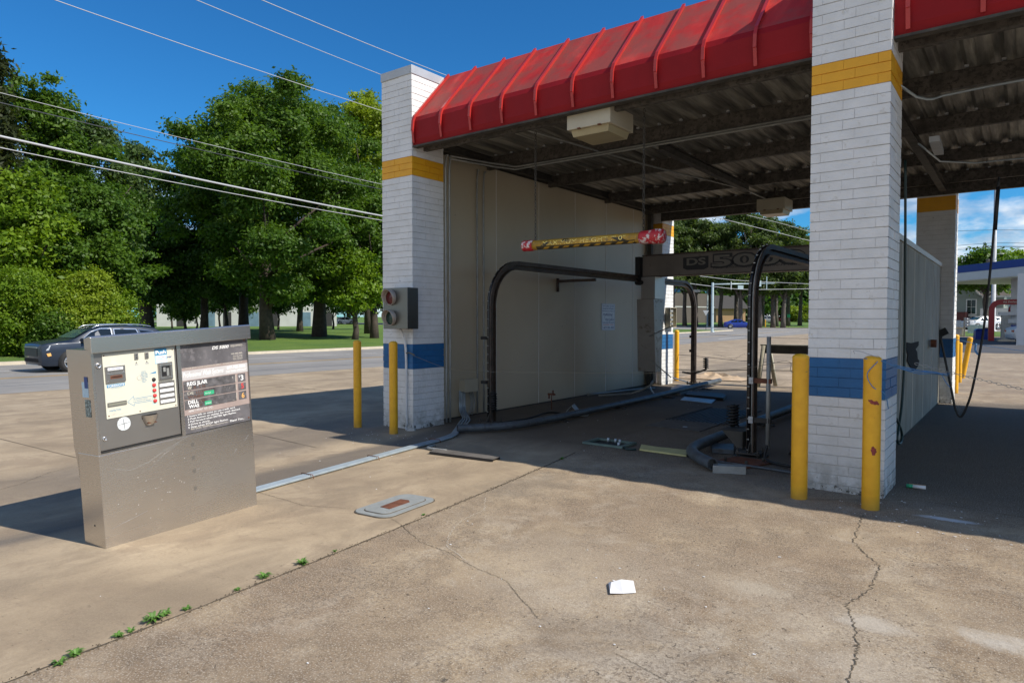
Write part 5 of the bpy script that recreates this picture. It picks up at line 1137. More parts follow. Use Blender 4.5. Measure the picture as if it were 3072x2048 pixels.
a, b = py_(2822, 1000, 14.3), py_(2806, 1095, 14.3); mb = MB(); mb.cyl(a, b, .035, 8); mb.build('handle', M['black'], WD); mb = MB(); mb.bbox(a, (.22, .08, .12), (0, R(-30), 0)); mb.build('grip', M['black'], WD)
mb = MB(); a = px_(2801, 1030, -1.14); mb.bbox(a, (.08, .16, .12)); tag(mb.build('hose_bracket', M['rust']), 'rusty bracket on the centre wall near its far end', 'bracket')

# ================================================================ TREES
def leafmat(name, dark, light, trans=.45, tint=None):
    k = NM(name); g = k.n.new('ShaderNodeNewGeometry'); r = g.outputs['Random Per Island']
    n = k.noise(.22, 3, .5)
    f = k.math('ADD', k.math('MULTIPLY', r, .55), k.math('MULTIPLY', k.ramp(n, (.35, 0), (.65, 1)), .45))
    c = k.ramp(f, (.0, dark), (.6, tuple((a+b)/2 for a, b in zip(dark, light))), (1, light))
    k.col(c).rough(.5); k.b.inputs['Specular IOR Level'].default_value = .35
    t = k.n.new('ShaderNodeBsdfTranslucent'); k.l.new(k.mix(1., c, (1.35, 1.35, .5), 'MULTIPLY'), t.inputs[0])
    m = k.n.new('ShaderNodeMixShader'); m.inputs[0].default_value = trans
    k.l.new(k.b.outputs[0], m.inputs[1]); k.l.new(t.outputs[0], m.inputs[2]); k.l.new(m.outputs[0], k.n['Material Output'].inputs[0]); return k.m
LM = {'oak': leafmat('oak_leaves', (.04, .10, .012), (.135, .23, .022)), 'deep': leafmat('deep_green_leaves', (.032, .078, .012), (.09, .175, .022)),
      'bright': leafmat('bright_leaves', (.075, .155, .010), (.24, .35, .022)), 'lime': leafmat('yellow_green_leaves', (.12, .19, .012), (.32, .40, .03)),
      'olive': leafmat('olive_needles', (.028, .042, .014), (.06, .075, .025)), 'pine': leafmat('pine_needles', (.045, .080, .022), (.13, .185, .045)), 'soft': leafmat('soft_green_leaves', (.05, .095, .03), (.11, .17, .05))}
def leaf_mesh(name, lobes, n, size, seed, mat, aspect=1.7, up=.5, shell=.55):
    """leaf sized faces filling clumps: lobes = (cx,cy,cz, rx,ry,rz)"""
    rg = np.random.default_rng(seed); L = np.array(lobes, float)
    vol = L[:, 3]*L[:, 4]+L[:, 3]*L[:, 5]; pick = rg.choice(len(L), n, p=vol/vol.sum()); P = L[pick]
    d = rg.normal(size=(n, 3)); d /= np.linalg.norm(d, axis=1)[:, None]
    rad = np.where(rg.random(n) < .75, rg.uniform(shell, 1.04, n), rg.uniform(.1, shell, n))
    # twig clusters: pull points toward cluster centres on the lobe surface
    c = P[:, :3] + d*rad[:, None]*P[:, 3:6]
    K = max(8, n//45); ci = rg.integers(0, n, K); cc = c[ci]; j = rg.integers(0, K, n)
    clump = cc[j] + rg.normal(size=(n, 3))*np.array([1., 1., .55])*(size*1.9)
    use = rg.random(n) < .72; c = np.where(use[:, None], clump, c); d = np.where(use[:, None], d[ci][j], d)
    nrm = d*.7 + rg.normal(size=(n, 3))*.65 + np.array([0, 0, up]); nrm /= np.linalg.norm(nrm, axis=1)[:, None]
    a = rg.normal(size=(n, 3)); u = np.cross(nrm, a); u /= np.linalg.norm(u, axis=1)[:, None]; v = np.cross(nrm, u)
    s = size*rg.uniform(.55, 1.25, n)[:, None]; u = u*s*.5*aspect; v = v*s*.5
    V = np.stack([c-u, c+v*.9-u*.1, c+u, c-v*.9-u*.1], 1).reshape(-1, 3)
    me = bpy.data.meshes.new(name); me.vertices.add(4*n); me.vertices.foreach_set('co', V.astype(np.float32).ravel())
    me.loops.add(4*n); me.loops.foreach_set('vertex_index', np.arange(4*n, dtype=np.int32)); me.polygons.add(n)
    me.polygons.foreach_set('loop_start', np.arange(0, 4*n, 4, dtype=np.int32)); me.polygons.foreach_set('loop_total', np.full(n, 4, np.int32)); me.materials.append(mat); me.update(calc_edges=True); return me
def crown_lobes(rnd, H, base, hw, kind):
    L = []
    if kind == 'conifer':
        for i in range(16): t = i/15; r = hw*(1-t*.92); a = rnd.random()*6.28; L.append((r*.35*math.cos(a), r*.35*math.sin(a), base+(H-base)*t, r*.75, r*.75, (H-base)*.07))
    elif kind == 'pine':
        for i in range(26):
            t = (i+.5)/26; r = hw*(.35+.8*math.sin(math.pi*min(1, t*.82+.12)))*rnd.uniform(.35, 1.1); a = i*2.4+rnd.random()
            L.append((r*.85*math.cos(a), r*.85*math.sin(a), base+(H-base)*t, hw*rnd.uniform(.20, .34), hw*rnd.uniform(.20, .34), hw*rnd.uniform(.09, .16)))
    elif kind == 'bush':
        for i in range(12): a = rnd.random()*6.28; t = rnd.random(); r = hw*.6*math.sqrt(rnd.random()); L.append((r*math.cos(a), r*math.sin(a), H*(.15+.62*t*(1-r/hw*.5)), hw*.42, hw*.42, H*.24))
    else:
        n = 26
        for i in range(n):
            t = (i+.5)/n; z = base+(H-base)*(.08+.84*t); env = math.sin(math.pi*(.16+.80*t))**.75
            a = i*2.399+rnd.uniform(-.4, .4); r = hw*env*rnd.uniform(.45, .82); q = hw*rnd.uniform(.20, .36)
            L.append((r*math.cos(a), r*math.sin(a), z, q, q, q*rnd.uniform(.55, .8)))
        for i in range(16):
            t = rnd.uniform(.12, 1.0); env = math.sin(math.pi*(.16+.78*t))**.75; a = rnd.random()*6.28; q = hw*rnd.uniform(.07, .14); r = hw*env*rnd.uniform(.95, 1.18)
            L.append((r*math.cos(a), r*math.sin(a), base+(H-base)*(.05+.93*t)+hw*.04, q*1.3, q*1.3, q*.8))
        for i in range(5): L.append((rnd.uniform(-.2, .2)*hw, rnd.uniform(-.2, .2)*hw, base+(H-base)*(.35+.12*i), hw*.34, hw*.34, (H-base)*.11))
    return L
PROTO = {}
def tree(u, Z, top, hw_px, base_px, kind, leaf, n, size, label, grp, tr=.3, name=None, seed=None, lean=0., cat=None):
    """u, top, hw in photograph pixels turned into metres at depth Z"""
    p = at(u*1.3061, 961, Z); x, y = p.x, p.y; g = gz(x, y); H = (735-top)*1.3061/2020*Z+1.5-g; hw = hw_px*1.3061/2020*Z; base = max(.3, (735-base_px)*1.3061/2020*Z+1.5-g) if kind != 'bush' else 0
    sd = seed if seed is not None else int(u*7+top*3) % 9973; rnd = random.Random(sd)
    nm = name or {'pine': 'pine_tree', 'conifer': 'conifer_tree', 'bush': 'bush'}.get(kind, 'broadleaf_tree')
    t = thing(nm, label, cat or ('bush' if kind == 'bush' else 'tree'), (x, y, g), (0, 0, 0), grp)
    L = crown_lobes(rnd, H-.4 if kind != 'bush' else H, base, hw, kind)
    me = leaf_mesh('crown', L, n, size, sd, LM[leaf], 2.4 if kind in ('pine', 'conifer') else 1.6, .6); ob('crown', me, t)
    if kind != 'bush':
        mb = MB(); top_ = H*.9 if kind in ('pine', 'conifer') else H*.72
        pts = [(rnd.uniform(-.1, .1)+lean*i, rnd.uniform(-.1, .1), -.1+top_*i/6) for i in range(7)]
        mb.tube(pts, [tr*1.35, tr, tr*.92, tr*.8, tr*.62, tr*.42, tr*.12], 10)
        for q in (rnd.sample(L, min(len(L), 12))):
            h0 = max(base*.75, q[2]*.55); zt = min(h0, top_*.9); k_ = zt/top_; sx0 = pts[min(6, int(k_*6))][0]
            mb.tube([(sx0, 0, zt), (q[0]*.5, q[1]*.5, (zt+q[2])/2+.2), (q[0], q[1], q[2])], [tr*.34, tr*.2, tr*.05], 6)
        mb.build('trunk', M['pine_trunk'] if kind == 'pine' else M['trunk'], t, local=True)
    return t
GL = 'trees and bushes across the road'
tree(5, 33, 98, 85, 600, 'conifer', 'olive', 24800, 0.148, 'dark olive conifer at the far left edge, tallest of the left trees', GL, .22)
tree(-70, 33, 150, 110, 700, 'broad', 'deep', 13950, 0.203, 'deep green tree cut by the left edge behind the conifer', GL, .25)
tree(110, 37, 172, 125, 640, 'broad', 'oak', 46500, 0.148, 'tall green tree just right of the dark conifer', GL, .28)
tree(205, 42, 240, 115, 640, 'broad', 'soft', 40300, 0.156, 'soft pale green tree behind the tall left one', GL, .25)
tree(70, 32, 385, 125, 700, 'broad', 'bright', 31000, 0.156, 'bright green maple with star leaves left of the parked bushes', GL, .2)
tree(225, 34, 400, 115, 700, 'broad', 'oak', 34100, 0.133, 'mid green tree above the roadside bushes', GL, .2)
tree(-20, 30, 545, 130, 760, 'bush', 'bright', 37200, 0.094, 'bright roadside bush at the left edge of the photo', GL)
tree(80, 30.5, 560, 125, 760, 'bush', 'bright', 46500, 0.086, 'bright roadside bush behind the bonnet of the dark car', GL)
tree(190, 31.5, 575, 110, 760, 'bush', 'lime', 40300, 0.086, 'yellow green roadside bush above the windscreen of the car', GL)
tree(262, 33, 625, 70, 760, 'bush', 'bright', 21700, 0.086, 'small bush at the right end of the roadside bushes', GL)
tree(120, 30, 690, 60, 760, 'bush', 'oak', 18600, 0.086, 'low darker bush just behind the car bonnet', GL)
tree(330, 62, 305, 70, 600, 'broad', 'soft', 10075, 0.265, 'slender open tree with gaps between the left mass and the big oaks', GL, .25)
tree(335, 56, 430, 105, 700, 'broad', 'deep', 37200, 0.187, 'dark tree with a thick trunk right behind the bushes', GL, .55)
tree(470, 58, 315, 125, 700, 'broad', 'deep', 46500, 0.187, 'dark tree left of the tallest oak', GL, .3)
tree(612, 50, 172, 205, 712, 'broad', 'oak', 124000, 0.179, 'tallest broad oak in the middle of the far lawn', GL, .45)
tree(560, 62, 260, 130, 700, 'broad', 'deep', 34100, 0.218, 'dark tree filling in behind the tallest oak on its left', GL, .4)
tree(735, 57, 215, 175, 712, 'broad', 'oak', 93000, 0.187, 'big oak right of the tallest one with thick trunk', GL, .5)
tree(846, 66, 200, 85, 560, 'broad', 'lime', 34100, 0.211, 'yellow green tree beside the top of the left pier', GL, .35)
tree(860, 55, 430, 85, 700, 'broad', 'oak', 34100, 0.179, 'lower tree touching the left pier above the signal light', GL, .3)
tree(815, 52, 560, 62, 715, 'broad', 'bright', 17050, 0.187, 'small light green tree on the lawn beside the signal light', GL, .22)
tree(520, 78, 560, 90, 700, 'broad', 'deep', 13950, 0.265, 'dark tree in front of the white building', GL, .2)
tree(425, 70, 640, 45, 735, 'broad', 'oak', 9300, 0.195, 'small tree before the left part of the white building', GL, .15)
tree(690, 74, 500, 110, 700, 'broad', 'deep', 18600, 0.265, 'dark tree in the shade behind the two oaks', GL, .3)
for i, (u, Z, top, hw) in enumerate(((395, 92, 668, 22), (452, 88, 655, 26), (505, 84, 640, 34), (565, 90, 650, 30), (640, 82, 640, 34), (765, 86, 630, 40), (840, 84, 640, 34))):
    tree(u, Z, top, hw, 722, 'broad', 'deep', 4030, 0.234, 'small dark tree before the white building, '+('leftmost', 'second from left', 'third from left', 'middle', 'third from right', 'second from right', 'rightmost, by the pier')[i], GL, .12)
for i, (u, Z, top, hw) in enumerate(((400, 150, 590, 120), (620, 155, 560, 130), (800, 150, 560, 120), (930, 150, 560, 120))):
    tree(u, Z, top, hw, 720, 'broad', 'deep', 12400, 0.624, 'dark distant tree behind the white building, number unseen' if 0 else ('distant tree line piece left of the white building', 'distant tree line piece above the white building', 'distant tree line piece right of the white building', 'distant tree line piece hidden behind the left pier')[i], GL, .4)
# pines behind the bay
GPN = 'pines behind the car wash'
PX_ = [(1545, 118, 510, 55), (1572, 124, 500, 60), (1598, 120, 500, 55), (1628, 128, 515, 62), (1655, 120, 515, 60), (1690, 124, 492, 70), (1722, 120, 486, 70), (1752, 126, 500, 66), (1783, 122, 500, 64), (1810, 128, 520, 60), (1838, 132, 545, 55), (1866, 126, 590, 55), (1900, 130, 600, 60), (1935, 130, 580, 60)]
POS = ['leftmost pine beside the far left pier', 'second pine from the far left pier', 'third pine from the far left pier', 'pine behind the left half of the gantry beam', 'pine behind the mast arm pole', 'tall pine left of the highest crowns', 'highest pine over the beam lettering', 'tall pine right of the highest crown', 'pine right above the bend of the right rail', 'broad pine right of the rail bend', 'shorter pine near the back box light', 'lower pine beside the right pier', 'pine hidden behind the right pier', 'second pine hidden behind the right pier']
for (u, Z, top, hw), lab in zip(PX_, POS):
    tree(u, Z, top, hw, 655, 'pine', 'pine', 17000, .26, lab, GPN, .34)
for u, Z, lab in ((1700, 112, 'bare lower trunked pine left of the right rail'), (1745, 112, 'pine with bare trunk just right of the right rail'), (1775, 114, 'pine with forked looking trunk in the parking verge'), (1800, 112, 'thick trunked pine near the street light')):
    tree(u, Z, 600, 52, 668, 'pine', 'pine', 9000, .26, lab, GPN, .36)
tree(1905, 190, 700, 60, 740, 'bush', 'lime', 3875, 0.546, 'pale green bushes at the far end of the parking lot', GPN)
tree(1848, 200, 690, 40, 740, 'bush', 'lime', 3875, 0.468, 'sunlit shrubs behind the white pickup', GPN)
for i, (u, Z, top, hw) in enumerate(((1560, 230, 640, 90), (1700, 230, 650, 90), (1830, 230, 650, 90))): tree(u, Z, top, hw, 742, 'broad', 'deep', 4000, 1.3, ('far dark trees left behind the pines', 'far dark trees behind the middle pines', 'far dark trees behind the white pickup')[i], GPN, .4)
GR = 'trees behind the filling station'
tree(2262, 85, 572, 70, 660, 'broad', 'oak', 20150, 0.328, 'round crowned green tree above the station canopy left of the utility pole', GR, .3)
tree(2335, 92, 578, 65, 660, 'broad', 'bright', 17050, 0.328, 'feathery bright tree right of the utility pole', GR, .3)
tree(2210, 110, 620, 40, 700, 'broad', 'deep', 9300, 0.390, 'dark tree behind the grey house at the far pier', GR, .3)
tree(2420, 95, 575, 70, 660, 'broad', 'oak', 9300, 0.390, 'tree at the right edge behind the canopy', GR, .3)

# ================================================================ OVERHEAD WIRES
xw = -15.5
WV = [((7.175, 7.84), (9.738, 7.876), (14.006, 7.798), .010, 'wire', 'single pale wire passing just below the pier cap, third from the top'), ((8.239, 8.962), (10.334, 8.897), (14.014, 8.866), .010, 'wire', 'pale wire second from the top against the sky'),
      ((9.937, 9.596), (12.399, 9.589), (15.092, 9.634), .012, 'wire', 'topmost pale wire against the sky'), ((4.385, 4.984), (7.574, 4.852), (13.981, 4.654), .026, 'wire', 'thick pale twisted cable crossing the trees'),
      ((4.381, 4.769), (7.571, 4.657), (13.98, 4.519), .011, 'wire', 'thin pale wire just below the thick cable'), ((4.401, 5.801), (7.624, 5.683), (13.989, 5.603), .007, 'wire', 'very thin pale wire above the thick cable'), ((4.476, 5.613), (7.622, 5.51), (13.981, 5.452), .010, 'wire_dark', 'thin dark wire between the pale ones, crossing the sky gap')]
for a, b, c_, r, mt, lab in WV:
    A_ = np.polyfit([a[0], b[0], c_[0]], [a[1], b[1], c_[1]], 2); 
    sl = (c_[1]-a[1])/(c_[0]-a[0]); q = .0018
    f = lambda y: a[1]+sl*(y-a[0])+q*(y-a[0])*(y-c_[0])
    tag(pipe('overhead_wire', [(xw, y, f(y)) for y in np.linspace(0, 34, 24)], r*.85, M[mt], None, 6, 1), lab, 'wire', 'overhead wires along the road')
    # the same line goes on to its pole
def wire_uvz(pts, r, mt, lab): tag(pipe('overhead_wire', [tuple(at(*p)) for p in pts], r, M[mt], None, 6, 5), lab, 'wire', 'overhead wires behind the bay')
wire_uvz([(1900, 828, 60), (2130, 858, 75), (2240, 868, 80), (2440, 866, 88)], .03, 'wire', 'pale wire sagging past the mast arm behind the bay')
wire_uvz([(2100, 828, 70), (2230, 842, 80), (2440, 852, 95)], .028, 'wire', 'pale wire just above the mast arm')
wire_uvz([(2120, 645, 60), (2280, 685, 64), (2400, 715, 68), (2500, 740, 70)], .024, 'wire', 'pale wire crossing the pine tops')
wire_uvz([(2240, 645, 66), (2350, 672, 70), (2440, 698, 72)], .02, 'wire', 'upper pale wire beside the back box light')
for v0, v1, lab in ((739, 729, 'highest dark wire above the station canopy'), (748, 739, 'second dark wire above the station canopy'), (753, 741, 'lowest dark wire above the station canopy'), (694, 690, 'faint wire high in the clouds at right')):
    wire_uvz([(2840, v0, 78), (2985, v1, 76), (3100, v1+1, 75)], .022, 'wire_dark', lab)

# ================================================================ FAR BUILDINGS
M['white_wall'] = paint('white_shed_wall', (.42, .43, .41), .7, .1, .5); M['blue_door'] = paint('blue_grey_door', (.10, .17, .22), .6, .2, 1); M['dark_open'] = paint('dark_opening', (.02, .02, .02), .8, 0, 1)
def facade_box(name, label, cat, uL, uR, Z1, Z2, vtop, depth, mat, grp=None):
    """a building whose near wall runs between two sight lines"""
    a, b = at(uL, 961, Z1), at(uR, 961, Z2); a.z = gz(a.x, a.y); b.z = gz(b.x, b.y)
    X = (b-a); X.z = 0; L = X.length; ang = math.atan2(X.y, X.x); t = thing(name, label, cat, (a.x, a.y, min(a.z, b.z)-.3), (0, 0, ang)); H = (961-vtop)/2020*(Z1+Z2)/2+1.5-min(a.z, b.z)+.3
    mb = MB(); mb.box((0, 0, 0), (L, depth, H)); w = mb.build('wall', mat, t, local=True); return t, w, L, H
t, w, L, H = facade_box('white_building', 'long low white building with blue grey doors behind the oaks', 'building', 470, 1010, 104, 112, 900, 12, M['white_wall'])
mb = MB(); mb.box((-.4, -.4, H), (L+.4, 12.4, H+.25)); mb.build('roof', M['cap'], t, local=True)
for i, x in enumerate((2.8, 6.5, 9.5, 13, 16.5, 21, 25)):
    mb = MB(); mb.box((x, -.05, .3), (x+(1.8 if i % 2 else 1.2), .02, 2.7)); mb.build('door' if i % 2 else 'window', M[('dark_open', 'blue_door')[i % 2]], t, local=True)
t, w, L, H = facade_box('tan_building', 'tan windowless building in shade behind the left pines', 'building', 2010, 2142, 168, 176, 880, 25, paint('shaded_tan_block', (.085, .07, .058), .8, .1, .3))
mb = MB(); mb.box((-.02, -.06, H*.55), (L+.02, .0, H*.55+.25)); mb.build('trim_band', M['white_wall'], t, local=True)
t, w, L, H = facade_box('brick_house', 'small sunlit orange brick building seen between pine trunks', 'building', 2148, 2236, 190, 190, 926, 15, paint('sunlit_orange_wall', (.42, .26, .14), .8, .15, .3))
mb = MB(); mb.poly([(-.8, -1, H), (-.8, 16, H), (-.8, 7.5, H+4)], (L+1.6, 0, 0)); mb.build('roof', M['steel_dark'], t, local=True)
# house at the right
t, w, L, H = facade_box('grey_house', 'grey green gabled house behind the filling station', 'house', 2855, 3010, 92, 88, 889, 10, paint('grey_green_siding', (.24, .28, .25), .7, .06, .5))
def hpx(x): return x
mb = MB(); gx0, gx1 = -.2, L*.56; pk = (gx0+gx1)/2
mb.poly([(gx0, -.15, H), (gx1, -.15, H), (pk, -.15, H+1.9)], (0, .3, 0)); mb.build('gable_wall', w.data.materials[0], t, local=True)
M['shingle'] = paint('grey_brown_shingle', (.13, .11, .10), .9, .2, 2); M['trimw'] = paint('white_trim', (.70, .70, .68), .6, .05, 2)
mb = MB()
for s_, a_, b_ in ((1, gx0-.4, pk), (-1, gx1+.4, pk)): mb.poly([(a_, -.5, H-.28), (b_, -.5, H+2.0), (b_, 8, H+2.0), (a_, 8, H-.28)], (0, 0, .14))
mb.poly([(pk, 4, H+2.0), (L+1, 4, H+2.0), (L+1, -.6, H-.1), (gx1, -.6, H-.1)], (0, 0, .13)); rf = mb.build('roof', M['shingle'], t, local=True)
mb = MB()
for a_, b_ in ((gx0-.45, pk), (gx1+.45, pk)): mb.poly([(a_, -.56, H-.42), (b_, -.56, H+1.88), (b_, -.56, H+2.12), (a_, -.56, H-.16)], (0, .05, 0))
mb.box((gx1+.3, -.68, H-.2), (L+1, -.61, H+.02)); mb.build('barge_board', M['trimw'], rf, local=True)
for wx, wz, ww, wh in ((L*.30, H-2.35, 1.0, 1.9), (L*.30, .75, 1.0, 1.2)):
    mb = MB(); mb.box((wx-.1, -.06, wz-.1), (wx+ww+.1, -.001, wz+wh+.1)); wf = mb.build('window', M['trimw'], t, local=True)
    mb = MB(); 
    for q in range(2):
        for r_ in range(2): mb.box((wx+.02+q*ww/2, -.08, wz+r_*wh/2+.03), (wx+(q+1)*ww/2-.03, -.061, wz+(r_+1)*wh/2-.02))
    mb.build('pane', M['glass_dark'], wf, local=True)
mb = MB(); mb.box((-.1, -1.6, .1), (1.9, -.01, H*.55)); mb.build('red_porch', paint('dark_red_porch', (.10, .03, .025), .8, .2, 2), t, local=True)
mb = MB(); mb.box((L*.56, -.10, .5), (L+1.2, -.004, H-1.6)); mb.build('garage_wall', M['trimw'], t, local=True)

# ================================================================ VEHICLES
STY = {
 'suv': dict(L=4.37, W=1.80, st=[(2.185,.36,.82,.90,.66,.60),(2.13,.25,.90,.97,.80,.74),(1.95,.22,.95,1.02,.88,.80),(1.6,.22,.985,1.07,.90,.78),(1.25,.22,1.0,1.12,.90,.76),(1.10,.22,1.0,1.16,.90,.74),(.62,.22,.99,1.44,.90,.66),(.28,.22,.99,1.57,.90,.63),(-.5,.22,.99,1.60,.90,.63),(-1.1,.22,1.0,1.585,.90,.62),(-1.7,.24,1.02,1.52,.89,.60),(-1.98,.26,1.05,1.30,.87,.66),(-2.12,.30,1.0,1.06,.85,.78),(-2.185,.42,.85,.9,.8,.74)],
   wheels=(1.27,-1.30), r=.345, side=[[(1.00,1.04),(.55,1.385),(.25,1.48),(-.08,1.485),(-.08,1.04)],[(-.20,1.03),(-.20,1.465),(-.95,1.45),(-1.10,1.05)],[(-1.20,1.07),(-1.06,1.44),(-1.55,1.38),(-1.75,1.22)]], ws=(1.10,1.16,.62,1.44,.12), rear=(-1.75,1.47,-2.0,1.24)),
 'sedan': dict(L=4.7, W=1.80, st=[(2.35,.40,.58,.62,.66,.58),(2.25,.25,.68,.72,.82,.74),(1.9,.2,.76,.82,.88,.78),(1.3,.2,.84,.93,.90,.76),(1.0,.2,.87,.97,.90,.74),(.35,.2,.89,1.32,.90,.62),(0,.2,.9,1.43,.90,.58),(-.6,.2,.91,1.45,.90,.58),(-1.1,.2,.93,1.38,.90,.58),(-1.75,.22,.95,1.08,.88,.70),(-2.1,.25,.95,1.03,.86,.74),(-2.3,.32,.88,.94,.80,.72),(-2.35,.42,.75,.8,.74,.66)],
   wheels=(1.42,-1.38), r=.33, side=[[(.92,.95),(.32,1.27),(.0,1.35),(-.22,1.36),(-.22,.95)],[(-.30,.95),(-.30,1.36),(-.95,1.32),(-1.35,1.10),(-1.25,.98)]], ws=(1.0,.99,.34,1.30,.1), rear=(-1.12,1.36,-1.72,1.1)),
 'pickup': dict(L=5.6, W=1.95, st=[(2.8,.5,.95,1.0,.8,.75),(2.72,.35,1.02,1.08,.92,.85),(2.3,.3,1.10,1.16,.97,.88),(1.35,.3,1.14,1.20,.97,.85),(1.25,.3,1.15,1.24,.97,.82),(.75,.3,1.16,1.75,.97,.68),(.3,.3,1.17,1.84,.97,.66),(-.55,.3,1.18,1.83,.97,.66),(-.7,.3,1.18,1.75,.97,.68),(-.78,.3,1.18,1.25,.97,.85),(-.8,.3,1.17,1.19,.97,.93),(-2.7,.35,1.17,1.19,.97,.93),(-2.8,.42,1.1,1.12,.94,.9)],
   wheels=(1.85,-1.7), r=.40, side=[[(1.15,1.22),(.75,1.62),(.45,1.72),(.30,1.72),(.30,1.22)],[(.20,1.22),(.20,1.72),(-.50,1.71),(-.58,1.22)]], ws=(1.24,1.26,.78,1.70,.1), rear=(-.62,1.7,-.76,1.3)) }
def car(name, label, sty, loc, heading, paintm, scale=1., group=None, detail=True, lamps=True):
    s = STY[sty]; t = thing(name, label, 'car' if sty != 'pickup' else 'pickup', loc, (0, 0, heading), group); t.scale = (scale,)*3
    def sec(q):
        x, zb, bl, zt, w, wt = q; k_ = w*.985
        return [(x, 0, zb), (x, w*.9, zb), (x, w*.97, zb+.10), (x, w, (zb+bl)*.52), (x, k_, bl-.02), (x, k_*.985, bl+.015), (x, (k_*.985*.08+wt*.92), bl+(zt-bl)*.90), (x, wt*.90, zt-.005), (x, wt*.5, zt+.012), (x, 0, zt+.018)]
    full = []
    for q in s['st']: h = sec(q); full.append(h+[(a, -b, c_) for a, b, c_ in h[-2:0:-1]])
    m_ = len(full[0]); mb = MB(); mb.add([p for f in full for p in f], [(i*m_+j, i*m_+(j+1) % m_, (i+1)*m_+(j+1) % m_, (i+1)*m_+j) for i in range(len(full)-1) for j in range(m_)]+[tuple(range(m_)), tuple((len(full)-1)*m_+j for j in range(m_))], 0, True)
    body = mb.build('body', paintm, t, local=True)
    for p in body.data.polygons: p.use_smooth = True
    body.data.set_sharp_from_angle(angle=R(28)) if hasattr(body.data, 'set_sharp_from_angle') else None
    st = s['st']
    def wid(x, z):
        for a, b in zip(st[:-1], st[1:]):
            if b[0] <= x <= a[0]:
                f = (a[0]-x)/(a[0]-b[0]+1e-9); A_, B_ = sec(a), sec(b); P = [(A_[i][1]*(1-f)+B_[i][1]*f, A_[i][2]*(1-f)+B_[i][2]*f) for i in range(len(A_))]
                for p, q in zip(P[3:-1], P[4:]):
                    if min(p[1], q[1])-1e-6 <= z <= max(p[1], q[1])+1e-6: g = (z-p[1])/(q[1]-p[1]+1e-9); return p[0]*(1-g)+q[0]*g
                return P[5][0]
        return st[5][4]
    def sidepoly(nm, pts, mat, out=.006, par=None):
        # fan of small strips following the body
        for sg in (1, -1):
            mb = MB(); mb.add([(x, sg*(wid(x, z)+out), z) for x, z in pts], [tuple(range(len(pts)))]); mb.build(nm, mat, par or body, local=True)
    for pts in s['side']:
        cx = sum(p[0] for p in pts)/len(pts); cz = sum(p[1] for p in pts)/len(pts)
        sidepoly('side_window', pts, M['glass_dark'], .010)
        if detail: sidepoly('window_frame', [(cx+(x-cx)*1.07, cz+(z-cz)*1.12) for x, z in pts], M['chrome'] if sty == 'suv' else M['black_gloss'], .006)
    x0, z0, x1, z1, _ = s['ws']
    mb = MB(); vs = []
    for i in range(5):
        f = i/4; x, z = x0+(x1-x0)*f, z0+(z1-z0)*f; w = max(.1, wid(x, z-.03)-.06)
        for yy in (-w, -w*.5, 0, w*.5, w): vs.append((x+.02+(.03 if yy == 0 else 0), yy, z+.022))
    mb.add(vs, [(i*5+j, i*5+j+1, i*5+j+6, i*5+j+5) for i in range(4) for j in range(4)], 0, True); mb.build('windscreen', M['glass_green'] if sty == 'suv' else M['glass_dark'], body, local=True)
    x0, z0, x1, z1 = s['rear']; mb = MB(); w0, w1 = wid(x0, z0-.05)-.08, wid(x1, z1-.03)-.08; mb.add([(x0-.012, -w0, z0), (x0-.012, w0, z0), (x1-.012, w1, z1), (x1-.012, -w1, z1)], [(0, 1, 2, 3)]); mb.build('rear_window', M['glass_dark'], body, local=True)
    W_ = s['W']/2; r = s['r']
    for wx in s['wheels']:
        for sg in (1, -1):
            mb = MB(); mb.lathe((wx, sg*(W_-.012), r+.02), (0, sg, 0), [(0, .019), (r+.055, .017), (r+.06, -.05)], 28); mb.build('wheel_arch', M['black'], t, local=True)
            mb = MB(); mb.lathe((wx, sg*(W_-.20), r), (0, sg, 0), [(0, 0), (r*.9, 0), (r, .03), (r, .19), (r*.92, .222), (r*.70, .226), (r*.66, .20), (0, .19)], 28); wh = mb.build('wheel', M['tyre'], t, local=True)
            mb = MB(); mb.lathe((wx, sg*(W_+.004), r), (0, sg, 0), [(0, .01), (r*.14, .012), (r*.16, .0)], 12)
            mb.lathe((wx, sg*(W_+.0), r), (0, sg, 0), [(r*.60, .0), (r*.60, .022), (r*.68, .024), (r*.69, 0)], 28)
            for q in range(5):
                for dd in (-.13, .13):
                    a = q*2*math.pi/5+dd+.3; a2 = q*2*math.pi/5+dd*1.6+.3; c_, s_ = math.cos(a), math.sin(a); px2, pz2 = -s_*.018, c_*.018
                    y_ = sg*(W_+.012); mb.add([(wx+c_*.04-px2, y_, r+s_*.04-pz2), (wx+math.cos(a2)*r*.63-px2, y_+sg*.004, r+math.sin(a2)*r*.63-pz2), (wx+math.cos(a2)*r*.63+px2, y_+sg*.004, r+math.sin(a2)*r*.63+pz2), (wx+c_*.04+px2, y_, r+s_*.04+pz2)], [(0, 1, 2, 3)])
            mb.build('rim', M['chrome'], wh, local=True)
    nz_ = st[0][0]
